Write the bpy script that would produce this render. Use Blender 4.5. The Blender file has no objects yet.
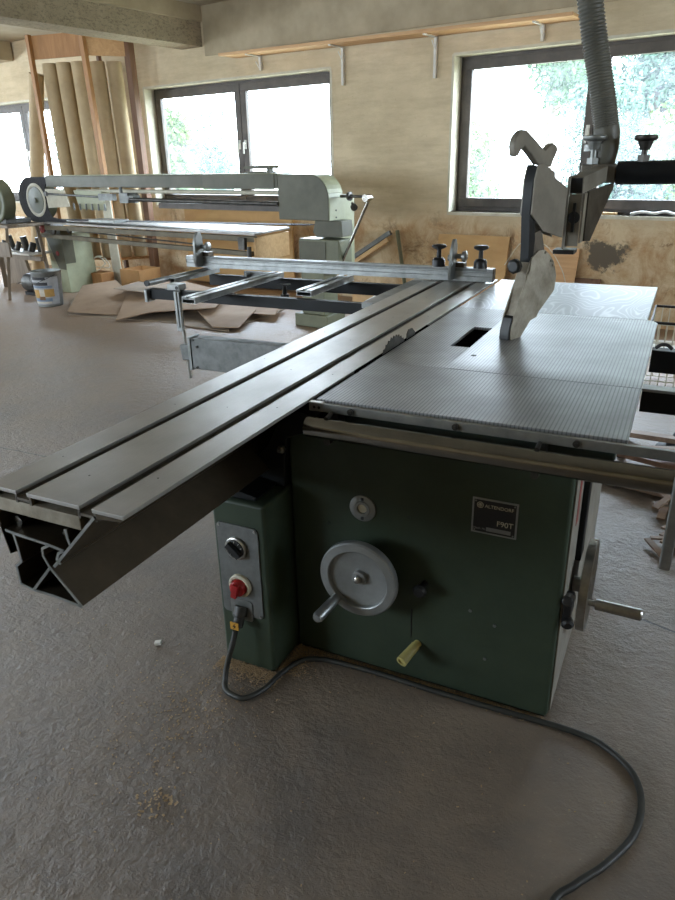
import bpy, bmesh, math, random
from mathutils import Vector, Matrix
rnd = random.Random(7)
PI = math.pi
scn = bpy.context.scene
COL = scn.collection
T = 0.87                      # height of the saw table
WY, WD = -0.1605, 5.281       # the room is turned a little against the saw
RM = Matrix.Rotation(WY, 4, 'Z')      # room frame: x = along the back wall, y = distance, z up
ID = Matrix.Identity(4)

# ------------------------------------------------------------------ materials
def lin(r, g, b):
    f = lambda c: (c/255/12.92) if c/255 <= .04045 else ((c/255+.055)/1.055)**2.4
    return (f(r), f(g), f(b), 1)

class NT:
    def __init__(s, name):
        s.m = bpy.data.materials.new(name); s.m.use_nodes = True
        s.t = s.m.node_tree; s.b = s.t.nodes['Principled BSDF']
        s.tc = s.t.nodes.new('ShaderNodeTexCoord')
    def n(s, typ, **kw):
        o = s.t.nodes.new(typ)
        for k, v in kw.items():
            if k.startswith('i_'):
                o.inputs[k[2:].replace('_', ' ')].default_value = v
            else: setattr(o, k, v)
        return o
    def l(s, a, b): s.t.links.new(a, b)
    def co(s, scale=(1, 1, 1), world=False):
        mp = s.n('ShaderNodeMapping'); mp.inputs['Scale'].default_value = scale
        if world:
            g = s.n('ShaderNodeNewGeometry'); s.l(g.outputs['Position'], mp.inputs['Vector'])
        else: s.l(s.tc.outputs['Object'], mp.inputs['Vector'])
        return mp.outputs['Vector']
    def noise(s, vec, scale, detail=4, rough=.6, dist=0):
        o = s.n('ShaderNodeTexNoise'); o.inputs['Scale'].default_value = scale
        o.inputs['Detail'].default_value = detail; o.inputs['Roughness'].default_value = rough
        o.inputs['Distortion'].default_value = dist; s.l(vec, o.inputs['Vector']); return o.outputs['Fac']
    def ramp(s, fac, stops):
        r = s.n('ShaderNodeValToRGB'); e = r.color_ramp.elements
        while len(e) < len(stops): e.new(.5)
        for k, (p, c) in enumerate(stops):
            e[k].position = p; e[k].color = c if isinstance(c, tuple) else (c, c, c, 1)
        s.l(fac, r.inputs['Fac']); return r.outputs['Color']
    def mix(s, fac, a, b, blend='MIX'):
        m = s.n('ShaderNodeMix', data_type='RGBA', blend_type=blend)
        for sock, v in ((m.inputs['Factor'], fac), (m.inputs['A'], a), (m.inputs['B'], b)):
            if hasattr(v, 'links'): s.l(v, sock)
            else: sock.default_value = v
        # colour sockets of the Mix node are indices 6 and 7
        for idx, v in ((0, fac), (6, a), (7, b)):
            if hasattr(v, 'links'): s.l(v, m.inputs[idx])
            else: m.inputs[idx].default_value = v
        return m.outputs[2]
    def math(s, op, a, b=None, c=None, clamp=False):
        m = s.n('ShaderNodeMath', operation=op, use_clamp=clamp)
        for k, v in enumerate((a, b, c)):
            if v is None: continue
            if hasattr(v, 'links'): s.l(v, m.inputs[k])
            else: m.inputs[k].default_value = v
        return m.outputs[0]
    def bump(s, h, strength, dist=.01):
        b = s.n('ShaderNodeBump'); b.inputs['Strength'].default_value = strength
        b.inputs['Distance'].default_value = dist; s.l(h, b.inputs['Height']); s.l(b.outputs['Normal'], s.b.inputs['Normal'])
    def base(s, c):
        if hasattr(c, 'links'): s.l(c, s.b.inputs['Base Color'])
        else: s.b.inputs['Base Color'].default_value = c
    def rough(s, c):
        if hasattr(c, 'links'): s.l(c, s.b.inputs['Roughness'])
        else: s.b.inputs['Roughness'].default_value = c
    def metal(s, v): s.b.inputs['Metallic'].default_value = v

def paint(name, c1, c2=None, rough=.5, metal=0, scale=8, bump=0, rv=.1, stretch=(1, 1, 1), spec=None):
    n = NT(name); v = n.co(stretch)
    f = n.noise(v, scale, 5, .65)
    c2 = c2 or tuple(x*.72 for x in c1[:3])+(1,)
    n.base(n.mix(n.ramp(f, [(.35, 0.), (.68, 1.)]), c1, c2))
    n.rough(n.math('MULTIPLY_ADD', f, rv*2, rough-rv)); n.metal(metal)
    if spec is not None: n.b.inputs['Specular IOR Level'].default_value = spec
    if bump: n.bump(n.noise(v, scale*6, 3), bump, .004)
    return n.m

def wood(name, c1, c2, axis=(1, 8, 8), scale=2.5, rough=.6):
    n = NT(name); v = n.co(axis)
    f = n.noise(v, scale, 6, .6, 1.2)
    n.base(n.mix(n.ramp(f, [(.3, 0.), (.7, 1.)]), c1, c2)); n.rough(rough)
    n.bump(f, .15, .004)
    return n.m

M = {}
M['green'] = paint('dark_green_paint', lin(60, 71, 57), lin(50, 60, 48), .45, scale=5, bump=.12, spec=.3)
M['green_in'] = paint('green_cast_iron', lin(40, 56, 46), lin(28, 42, 35), .5)
M['sage'] = paint('sage_green_paint', lin(112, 114, 90), lin(94, 96, 76), .5, scale=4)
M['sage_dk'] = paint('olive_green_paint', lin(84, 82, 62), lin(68, 67, 49), .5, scale=4)
M['sage_lt'] = paint('pale_green_paint', lin(158, 160, 130), lin(138, 140, 112), .5, scale=4)
M['alu'] = paint('aluminium', lin(160, 162, 160), lin(130, 132, 130), .38, .85, scale=12)
M['alu_w'] = paint('worn_aluminium', lin(150, 152, 150), lin(120, 122, 118), .45, .8, scale=10)
M['alu_dk'] = paint('anodised_aluminium', lin(86, 76, 62), lin(68, 60, 48), .45, .6, scale=6)
M['wheelgrey'] = paint('cast_wheel_grey', lin(150, 152, 150), lin(128, 130, 128), .42, .5, scale=10)
M['dustrail'] = paint('dusty_olive_paint', lin(112, 104, 84), lin(90, 82, 66), .7, scale=6)
M['steel'] = paint('steel', lin(190, 188, 182), lin(150, 148, 142), .3, 1, scale=14)
M['steel_dk'] = paint('dark_steel', lin(90, 88, 84), lin(60, 58, 55), .45, .9, scale=14)
M['chrome'] = paint('brushed_chrome', lin(150, 148, 142), lin(126, 124, 118), .18, 1, scale=6, rv=.04)
M['galv'] = paint('galvanised_steel', lin(128, 130, 128), lin(104, 106, 104), .55, .6, scale=16)
M['black'] = paint('black_plastic', lin(24, 24, 25), lin(16, 16, 17), .45, scale=12)
M['blackpaint'] = paint('black_paint', lin(20, 23, 25), lin(13, 15, 17), .5, scale=8, spec=.3)
M['slot'] = paint('dark_groove', lin(112, 106, 96), lin(86, 80, 72), .6, .3, scale=20)
M['void'] = paint('hole_shade_black', lin(10, 10, 10), lin(8, 8, 8), 1, spec=0)  # matte black standing in for the shade down deep slots
M['red'] = paint('red_plastic', lin(170, 28, 30), lin(140, 20, 22), .4)
M['redpaint'] = paint('red_paint', lin(150, 60, 54), lin(130, 54, 48), .6)
M['yellow'] = paint('yellowed_plastic', lin(186, 176, 112), lin(160, 150, 92), .5)
M['amber'] = paint('amber_label', lin(214, 160, 60), lin(190, 140, 50), .6)
M['cream'] = paint('cream_paint', lin(206, 200, 180), lin(186, 178, 156), .6)
M['white'] = paint('white_plastic', lin(222, 220, 212), lin(204, 200, 190), .5)
M['rubber'] = paint('black_rubber', lin(40, 40, 40), lin(28, 28, 28), .6, scale=20)
M['cablegrey'] = paint('grey_rubber', lin(50, 50, 45), lin(36, 36, 33), .5, scale=20)
M['cast'] = paint('raw_cast_aluminium', lin(118, 112, 102), lin(88, 82, 74), .5, .55, scale=9, bump=.3)
M['dirty'] = paint('sawdust_covered_plate', lin(172, 164, 148), lin(126, 118, 102), .65, .1, scale=14, bump=.2)
M['guardgrey'] = paint('grey_cast_hood', lin(138, 132, 120), lin(112, 106, 95), .5, .25, scale=5, bump=.2)
M['hose'] = paint('grey_hose', lin(92, 90, 80), lin(72, 70, 62), .5, scale=6)
M['belt'] = paint('abrasive_belt', lin(46, 44, 46), lin(34, 32, 34), .9, scale=30)
M['card'] = paint('cardboard', lin(152, 126, 100), lin(134, 110, 86), .8, scale=3)
M['card2'] = paint('dusty_cardboard', lin(142, 124, 104), lin(124, 108, 90), .85, scale=4)
M['tube'] = paint('cardboard_tube', lin(190, 168, 132), lin(168, 146, 112), .75, scale=3)
M['boxcard'] = paint('tan_cardboard', lin(196, 152, 100), lin(176, 134, 86), .8, scale=3)
M['woodo'] = wood('orange_pine', lin(174, 126, 76), lin(146, 102, 58), (8, 8, 1))
M['woodh'] = wood('shelf_pine', lin(214, 172, 126), lin(194, 150, 104), (1, 8, 8))
M['woodr'] = wood('reddish_wood', lin(124, 90, 64), lin(98, 68, 48), (8, 8, 1))
M['woodl'] = wood('pale_wood', lin(214, 180, 132), lin(188, 150, 104), (1, 8, 8))
M['woodg'] = wood('weathered_wood', lin(130, 114, 94), lin(98, 84, 68), (8, 8, 1))
M['ply'] = wood('plywood_board', lin(204, 164, 108), lin(184, 142, 88), (1.5, 5, 3), 1.2)
M['oakg'] = wood('dusty_sawn_boards', lin(150, 124, 100), lin(118, 92, 72), (1, 8, 8))
M['frame'] = paint('dark_brown_frame', lin(84, 74, 64), lin(64, 55, 47), .5, scale=6)
M['bark'] = paint('bark', lin(90, 80, 66), lin(66, 58, 46), .9)
M['gravel'] = paint('pale_gravel', lin(176, 172, 150), lin(150, 148, 122), .9, scale=.8)  # pale warm gravel, brightened like sunlit ground, without green bounce light
M['leaf'] = paint('leaves', lin(52, 80, 38), lin(32, 62, 35), .6, scale=1.2)
M['leaf2'] = paint('yellow_green_leaves', lin(88, 106, 42), lin(52, 80, 38), .6, scale=1.5)
M['leaf3'] = paint('blue_green_leaves', lin(48, 78, 56), lin(32, 60, 46), .6, scale=1.2)
for k in ('leaf', 'leaf2', 'leaf3'):
    M[k].node_tree.nodes['Principled BSDF'].inputs['Transmission Weight'].default_value = 0

def mat_slide():      # brushed, scratched anodised deck of the sliding table
    n = NT('brushed_sliding_deck'); v = n.co((30, 1, 1)); w = n.co((1, 1, 1))
    f = n.noise(v, 6, 5, .7); g = n.noise(w, 3, 4, .6); h = n.noise(n.co((14, 5, 1)), 22, 3, .7)
    n.base(n.mix(n.ramp(g, [(.3, 0.), (.7, 1.)]), lin(184, 182, 178), lin(158, 155, 150))); n.metal(.7)
    n.rough(n.math('ADD', n.math('MULTIPLY_ADD', f, .26, .18), n.math('MULTIPLY', g, .10)))
    n.bump(n.math('ADD', f, h), .22, .002); return n.m
M['slide'] = mat_slide()

def mat_cast():       # fine grooves running away from the front edge
    n = NT('grooved_cast_table'); v = n.co()
    wv = n.n('ShaderNodeTexWave', wave_type='BANDS', bands_direction='X', wave_profile='SIN')
    wv.inputs['Scale'].default_value = 31.4159; wv.inputs['Distortion'].default_value = 0
    n.l(v, wv.inputs['Vector'])
    g = n.noise(v, 4, 5, .65); h = n.noise(v, 60, 3)
    groove = n.ramp(wv.outputs['Fac'], [(.05, 0.), (.35, 1.)])
    c = n.mix(n.ramp(g, [(.3, 0.), (.7, 1.)]), lin(176, 178, 180), lin(146, 146, 146))
    n.base(n.mix(groove, lin(128, 128, 130), c)); n.metal(.75)
    n.rough(n.math('MULTIPLY_ADD', g, .16, .40))
    n.bump(n.math('ADD', wv.outputs['Fac'], n.math('MULTIPLY', h, .25)), .22, .0008); return n.m
M['castdeck'] = mat_cast()

def mat_extdeck():    # grained grey-white laminate of the rear extension
    n = NT('wood_grained_laminate'); v = n.co((7, .9, 1))
    nz = n.noise(n.co((2.6, 1.0, 1)), 1.6, 2, .4, .3)
    bands = n.math('FRACT', n.math('MULTIPLY', nz, 22))
    f = n.ramp(bands, [(0, 0.), (.18, 1.), (.8, 1.), (1, 0.)])
    n.base(n.mix(f, lin(196, 198, 202), lin(166, 168, 174))); n.rough(.42); n.metal(.25)
    n.bump(f, .2, .001); return n.m
M['extdeck'] = mat_extdeck()

def mat_floor():
    n = NT('rough_concrete_floor'); v = n.co(world=True)
    g = n.noise(v, .55, 5, .62); m = n.noise(v, 3.2, 6, .7); st = n.noise(n.co((3, 9, 1), True), 3.0, 6, .75, 1.6)
    fine = n.noise(v, 60, 4, .75); pits = n.noise(v, 17, 5, .65)
    c = n.mix(n.ramp(g, [(.35, 0.), (.65, 1.)]), lin(126, 111, 97), lin(98, 87, 77))
    c = n.mix(n.ramp(m, [(.38, 0.), (.72, .55)]), c, lin(146, 128, 108))
    c = n.mix(n.ramp(n.noise(v, 1.1, 4, .7, .5), [(.56, 0.), (.72, .6)]), c, lin(92, 88, 86))
    c = n.mix(n.ramp(fine, [(.62, 0.), (.74, .5)]), c, lin(186, 168, 140))
    # brown dust trodden in towards the back of the room
    sp = n.n('ShaderNodeSeparateXYZ'); gg = n.n('ShaderNodeNewGeometry'); n.l(gg.outputs['Position'], sp.inputs[0])
    d = n.math('MULTIPLY_ADD', sp.outputs['Y'], .28, n.math('MULTIPLY_ADD', g, 1.2, -1.15), clamp=True)
    c = n.mix(n.math('MULTIPLY', d, .75), c, lin(150, 118, 88))
    # two cracks in the slab
    def crack(x0, y0, x1, y1, w, jag):
        L = math.hypot(x1-x0, y1-y0); nx, ny = -(y1-y0)/L, (x1-x0)/L; tx, ty = (x1-x0)/L, (y1-y0)/L
        dx = n.math('SUBTRACT', sp.outputs['X'], x0); dy = n.math('SUBTRACT', sp.outputs['Y'], y0)
        dist = n.math('ADD', n.math('MULTIPLY', dx, nx), n.math('MULTIPLY', dy, ny))
        dist = n.math('ADD', dist, n.math('MULTIPLY_ADD', n.noise(v, 9, 4, .7), jag, -jag/2))
        al = n.math('ADD', n.math('MULTIPLY', dx, tx), n.math('MULTIPLY', dy, ty))
        inside = n.math('MULTIPLY', n.math('GREATER_THAN', al, 0), n.math('LESS_THAN', al, L))
        return n.math('MULTIPLY', n.math('LESS_THAN', n.math('ABSOLUTE', dist), w), inside)
    k1 = crack(.70, .675, 1.6, .42, .0045, .02); k2 = crack(-3.4, .85, -1.7, .87, .004, .03)
    k = n.math('MAXIMUM', k1, k2)
    c = n.mix(k, c, lin(40, 32, 26))
    n.base(c); n.rough(n.math('MULTIPLY_ADD', m, .30, .30)); n.b.inputs['Specular IOR Level'].default_value = .95
    h = n.math('ADD', n.math('MULTIPLY', st, .45), n.math('MULTIPLY_ADD', pits, 1.3, n.math('MULTIPLY', fine, .6)))
    h = n.math('SUBTRACT', h, n.math('MULTIPLY', k, 1.5))
    n.bump(h, .55, .014); return n.m
M['floor'] = mat_floor()

def mat_wall():
    n = NT('stained_plaster'); v = n.co(world=False)
    g = n.noise(v, 1.1, 5, .65); m = n.noise(v, 4, 6, .7); f = n.noise(v, 30, 5, .7)
    c = n.mix(n.ramp(g, [(.3, 0.), (.7, 1.)]), lin(218, 201, 170), lin(192, 175, 144))
    c = n.mix(n.ramp(m, [(.5, 0.), (.8, .6)]), c, lin(224, 206, 172))
    hs_n = n.noise(n.co((1.2, 1, 7)), 1.6, 5, .7)
    c = n.mix(n.ramp(hs_n, [(.42, 0.), (.68, .32)]), c, lin(150, 130, 100))
    sp = n.n('ShaderNodeSeparateXYZ'); n.l(v, sp.inputs[0])
    low = n.ramp(n.math('ADD', sp.outputs['Z'], n.math('MULTIPLY_ADD', g, .5, -.25)), [(.9, 1.), (1.0, 0.)])
    n.t.nodes[-1].color_ramp.elements[0].position = .78
    st = n.mix(n.ramp(n.noise(v, 3.3, 6, .75, .6), [(.38, 0.), (.62, 1.)]), lin(212, 192, 158), lin(178, 142, 102))
    st = n.mix(n.ramp(n.noise(v, 2.1, 6, .8, .9), [(.56, 0.), (.66, 1.)]), st, lin(140, 112, 82))
    c = n.mix(low, c, st)
    # grey mortar patch under the right window
    dx = n.math('MULTIPLY', n.math('ADD', sp.outputs['X'], .66), 1.0); dz = n.math('MULTIPLY', n.math('SUBTRACT', sp.outputs['Z'], .60), 1.25)
    r = n.math('SQRT', n.math('ADD', n.math('MULTIPLY', dx, dx), n.math('MULTIPLY', dz, dz)))
    r = n.math('ADD', r, n.math('MULTIPLY_ADD', n.noise(v, 6, 5, .7), .5, -.25))
    c = n.mix(n.ramp(r, [(.13, 1.), (.17, 0.)]), c, lin(104, 94, 80))
    c = n.mix(n.ramp(f, [(.66, 0.), (.74, .6)]), c, lin(110, 88, 66))
    n.base(c); n.rough(.9)
    n.bump(n.math('ADD', m, n.math('MULTIPLY', f, .6)), .5, .02); return n.m
M['wall'] = mat_wall()
def mat_conc(name, a, b, sc=3, bump=.5):
    n = NT(name); v = n.co()
    g = n.noise(v, sc, 6, .7); f = n.noise(n.co((1, 1, 2)), 26, 6, .8)
    c = n.mix(n.ramp(g, [(.3, 0.), (.7, 1.)]), a, b)
    c = n.mix(n.ramp(f, [(.5, 0.), (.62, .8)]), c, tuple(x*.55 for x in b[:3])+(1,))
    n.base(c); n.rough(.9); n.bump(f, bump, .01); return n.m
M['beamc'] = mat_conc('coarse_concrete', lin(172, 156, 132), lin(142, 128, 106))
M['smoothc'] = paint('smooth_concrete_wall_shade', lin(184, 169, 142), lin(160, 146, 120), .9, scale=2, bump=.2)  # also colours the wall band that paints shade below the ceiling
M['ceil'] = paint('grey_ceiling', lin(176, 166, 148), lin(158, 148, 130), .9, scale=2)

def mat_glass():
    n = NT('dusty_window_glass'); t = n.t
    out = t.nodes['Material Output']; t.nodes.remove(n.b)
    tr = n.n('ShaderNodeBsdfTransparent'); tl = n.n('ShaderNodeBsdfTranslucent'); gl = n.n('ShaderNodeBsdfGlossy')
    tl.inputs['Color'].default_value = (.9, .95, 1, 1); gl.inputs['Roughness'].default_value = .05
    v = n.co(); a = n.noise(v, 2.2, 6, .75); b = n.noise(v, 45, 4, .8)
    f = n.math('MULTIPLY_ADD', n.ramp(a, [(.35, 0.), (.7, 1.)]), .035, n.math('MULTIPLY', n.ramp(b, [(.45, 0.), (.7, 1.)]), .035))
    m1 = n.n('ShaderNodeMixShader'); n.l(n.math('ADD', f, .004), m1.inputs[0]); n.l(tr.outputs[0], m1.inputs[1]); n.l(tl.outputs[0], m1.inputs[2])
    m2 = n.n('ShaderNodeMixShader'); m2.inputs[0].default_value = .008; n.l(m1.outputs[0], m2.inputs[1]); n.l(gl.outputs[0], m2.inputs[2])
    n.l(m2.outputs[0], out.inputs['Surface']); return n.m
M['glass'] = mat_glass()

# ------------------------------------------------------------------ mesh builder
class MB:
    def __init__(s): s.bm = bmesh.new()
    def _add(s, vs, fs):
        bv = [s.bm.verts.new(v) for v in vs]
        for f in fs:
            try: s.bm.faces.new([bv[i] for i in f])
            except ValueError: pass
        return s
    def box(s, x0, x1, y0, y1, z0, z1):
        v = [(x, y, z) for x in (x0, x1) for y in (y0, y1) for z in (z0, z1)]
        return s._add(v, [(0, 1, 3, 2), (4, 6, 7, 5), (0, 4, 5, 1), (2, 3, 7, 6), (0, 2, 6, 4), (1, 5, 7, 3)])
    def obox(s, c, size, ax=(1, 0, 0), up=(0, 0, 1)):
        a = Vector(ax).normalized(); u = Vector(up); b = u.cross(a)
        if b.length < 1e-6: b = Vector((0, 1, 0)).cross(a)
        b.normalize(); u = a.cross(b); c = Vector(c)
        v = [c+a*size[0]*i/2+b*size[1]*j/2+u*size[2]*k/2 for i in (-1, 1) for j in (-1, 1) for k in (-1, 1)]
        return s._add(v, [(0, 1, 3, 2), (4, 6, 7, 5), (0, 4, 5, 1), (2, 3, 7, 6), (0, 2, 6, 4), (1, 5, 7, 3)])
    def bar(s, p, q, w, h, up=(0, 0, 1)):
        p, q = Vector(p), Vector(q); return s.obox((p+q)/2, ((q-p).length, w, h), q-p, up)
    def cyl(s, p, q, r0, r1=None, seg=24, caps=True):
        r1 = r0 if r1 is None else r1
        p, q = Vector(p), Vector(q); d = (q-p).normalized()
        a = d.cross(Vector((0, 0, 1)) if abs(d.z) < .9 else Vector((1, 0, 0))).normalized(); b = d.cross(a)
        v = []
        for c, r in ((p, r0), (q, r1)):
            v += [c+(a*math.cos(2*PI*k/seg)+b*math.sin(2*PI*k/seg))*r for k in range(seg)]
        f = [(k, (k+1) % seg, seg+(k+1) % seg, seg+k) for k in range(seg)]
        if caps: f += [tuple(range(seg))[::-1], tuple(range(seg, 2*seg))]
        return s._add(v, f)
    def lathe(s, p, d, prof, seg=40):
        "prof: list of (distance along d, radius)"
        p = Vector(p); d = Vector(d).normalized()
        a = d.cross(Vector((0, 0, 1)) if abs(d.z) < .9 else Vector((1, 0, 0))).normalized(); b = d.cross(a)
        v = []
        for h, r in prof:
            v += [p+d*h+(a*math.cos(2*PI*k/seg)+b*math.sin(2*PI*k/seg))*max(r, 1e-4) for k in range(seg)]
        n = len(prof)
        f = [(i*seg+k, i*seg+(k+1) % seg, (i+1)*seg+(k+1) % seg, (i+1)*seg+k) for i in range(n-1) for k in range(seg)]
        f += [tuple(range(seg))[::-1], tuple(range((n-1)*seg, n*seg))]
        return s._add(v, f)
    def prism(s, poly, fn, t0, t1):
        "poly 2D points; fn(a,b,t)->3D"
        n = len(poly)
        v = [fn(a, b, t0) for a, b in poly]+[fn(a, b, t1) for a, b in poly]
        f = [tuple(range(n))[::-1], tuple(range(n, 2*n))]+[(k, (k+1) % n, n+(k+1) % n, n+k) for k in range(n)]
        return s._add(v, f)
    def tube(s, pts, r, seg=12, sub=6, rf=None, caps=True):
        P = [Vector(p) for p in pts]
        if sub > 1 and len(P) > 2:
            Q = []
            E = [P[0]*2-P[1]]+P+[P[-1]*2-P[-2]]
            for i in range(1, len(E)-2):
                for k in range(sub):
                    t = k/sub; a, b, c, d = E[i-1], E[i], E[i+1], E[i+2]
                    Q.append(.5*((2*b)+(c-a)*t+(2*a-5*b+4*c-d)*t*t+(3*b-a-3*c+d)*t**3))
            Q.append(P[-1]); P = Q
        v = []; prev = None
        for i, p in enumerate(P):
            d = (P[min(i+1, len(P)-1)]-P[max(i-1, 0)]).normalized()
            if prev is None: a = d.cross(Vector((0, 0, 1)) if abs(d.z) < .9 else Vector((1, 0, 0))).normalized()
            else: a = (prev-d*prev.dot(d)).normalized()
            prev = a; b = d.cross(a); rr = rf(i/(len(P)-1), i) if rf else r
            v += [p+(a*math.cos(2*PI*k/seg)+b*math.sin(2*PI*k/seg))*rr for k in range(seg)]
        n = len(P)
        f = [(i*seg+k, i*seg+(k+1) % seg, (i+1)*seg+(k+1) % seg, (i+1)*seg+k) for i in range(n-1) for k in range(seg)]
        if caps: f += [tuple(range(seg))[::-1], tuple(range((n-1)*seg, n*seg))]
        return s._add(v, f)

WORLD = {}
def wm(o): return WORLD.get(o.name, ID)

def obj(name, mb, mat, parent=None, bevel=0, smooth=True, frame=ID, origin=None, ang=35):
    bm = mb.bm; bmesh.ops.recalc_face_normals(bm, faces=bm.faces[:]); bm.transform(frame)
    if parent is not None:
        bm.transform(wm(parent).inverted()); W = wm(parent); loc = Vector((0, 0, 0))
        # each part carries its origin at its own centre
        c = sum((v.co for v in bm.verts), Vector())/max(1, len(bm.verts)); bm.transform(Matrix.Translation(-c)); loc = c
    else:
        xs = [v.co for v in bm.verts]
        c = Vector(((min(v.x for v in xs)+max(v.x for v in xs))/2, (min(v.y for v in xs)+max(v.y for v in xs))/2, min(v.z for v in xs)))
        if origin == 'keep': c = Vector((0, 0, 0))
        rot = frame.to_3x3().to_4x4()
        W = ID
        bm.transform(Matrix.Translation(-c)); bm.transform(rot.inverted()); loc = c
    me = bpy.data.meshes.new(name); bm.to_mesh(me); bm.free()
    o = bpy.data.objects.new(name, me); COL.objects.link(o)
    me.materials.append(mat if not isinstance(mat, str) else M[mat])
    o.location = loc
    if parent is not None:
        o.parent = parent; WORLD[o.name] = wm(parent) @ Matrix.Translation(loc)
    else:
        o.rotation_euler = frame.to_euler(); WORLD[o.name] = Matrix.Translation(loc) @ frame.to_3x3().to_4x4()
    if smooth:
        for p in me.polygons: p.use_smooth = True
        me.set_sharp_from_angle(angle=math.radians(ang))
    if bevel:
        b = o.modifiers.new('bevel', 'BEVEL'); b.width = bevel; b.segments = 2; b.limit_method = 'ANGLE'; b.angle_limit = math.radians(40)
        b.harden_normals = True
    return o

def thing(name, label, cat, loc=(0, 0, 0), group=None, frame=ID):
    o = bpy.data.objects.new(name, None); COL.objects.link(o)
    loc = frame @ Vector(loc); o.location = loc; o.rotation_euler = frame.to_euler()
    o.empty_display_size = .1
    o['label'] = label; o['category'] = cat
    if group: o['group'] = group
    WORLD[o.name] = Matrix.Translation(loc) @ frame.to_3x3().to_4x4(); return o
def tag(o, label, cat, group=None, kind=None):
    o['label'] = label; o['category'] = cat
    if group: o['group'] = group
    if kind: o['kind'] = kind
    return o
def struct(name, mb, mat, parent=None, frame=RM, **kw):
    o = obj(name, mb, mat, parent, frame=frame, smooth=False, **kw)
    if parent is None: o['kind'] = 'structure'
    return o
def Rp(s, off, z): return (s, WD-off, z)      # room frame point

def text_mesh(txt, size, origin, right, up, depth=.0006):
    cu = bpy.data.curves.new('t', 'FONT'); cu.body = txt; cu.size = size; cu.extrude = 0
    to = bpy.data.objects.new('t', cu); COL.objects.link(to)
    dg = bpy.context.evaluated_depsgraph_get(); me = bpy.data.meshes.new_from_object(to.evaluated_get(dg))
    r = Vector(right).normalized(); u = Vector(up).normalized(); n = r.cross(u); m = MB(); m.bm.from_mesh(me)
    geo = bmesh.ops.extrude_face_region(m.bm, geom=m.bm.faces[:])
    for v in [g for g in geo['geom'] if isinstance(g, bmesh.types.BMVert)]: v.co.z += depth
    for v in m.bm.verts: v.co = Vector(origin)+r*v.co.x+u*v.co.y+n*v.co.z
    bpy.data.objects.remove(to); bpy.data.curves.remove(cu); bpy.data.meshes.remove(me)
    return m

# ================================================================== ROOM
S0, S1 = -12.4, 4.2          # left and right end of the room along the back wall
OFFR = 10.0                  # depth of the room
H = 3.1
fl = MB().box(S0-.3, S1+.3, WD-OFFR-.3, WD+.3, -.12, 0)
struct('floor', fl, 'floor')
struct('ceiling', MB().box(S0-.3, S1+.3, WD-OFFR-.3, WD+.35, H, H+.2), 'ceil')

WINS = [(-10.95, -8.14), (-6.56, -3.655), (-2.25, .5)]
ZS, ZT = .955, 2.345
def wall_with_holes(a0, a1, holes, t0, t1, axis, zs=ZS, zt=ZT):
    m = MB()
    def bx(a, b, z0, z1):
        if axis == 'x': m.box(a, b, t0, t1, z0, z1)
        else: m.box(t0, t1, a, b, z0, z1)
    x = a0
    for (p, q) in holes:
        bx(x, p, 0, H); bx(p, q, 0, zs); bx(p, q, zt, H); x = q
    bx(x, a1, 0, H)
    return m
wb = wall_with_holes(S0, S1, WINS, WD, WD+.30, 'x')
struct('wall_back', wb, 'wall', origin='keep')
struct('trim_1', MB().box(-5.42, S1, WD-.02, WD+.01, 2.60, H), 'smoothc')      # darker band paints the shade on the wall below the ceiling
# left, right and rear walls with windows; the right opening is added for light
LW = [(WD-3.9, WD-1.0), (WD-7.1, WD-4.3), (WD-9.8, WD-7.4)]
struct('wall_left', wall_with_holes(WD-OFFR, WD, sorted(LW), S0-.3, S0, 'y'), 'wall')
RW_ADDED = [(WD-4.6, WD-3.2)]  # added opening, sized to brighten surfaces that face right
struct('wall_right', wall_with_holes(WD-OFFR, WD, RW_ADDED, S1, S1+.3, 'y'), 'wall')
FW_ = [(-9.5, -6.6), (-5.2, -2.3)]
struct('wall_front', wall_with_holes(S0, S1, FW_, WD-OFFR-.3, WD-OFFR, 'x'), 'wall')

# concrete beam crossing the room, with its plastered upper part
bm_ = MB().box(-5.81, -5.47, WD-OFFR, WD, 2.70, 2.945)
o = struct('trim_2', bm_, 'beamc')
struct('trim_3', MB().box(-5.81, -5.42, WD-OFFR, WD-.03, 2.945, H), 'smoothc')
# a second, shallow ceiling rib further left
struct('trim_4', MB().box(-9.6, -9.2, WD-OFFR, WD-.03, 2.86, H), 'smoothc')

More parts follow.
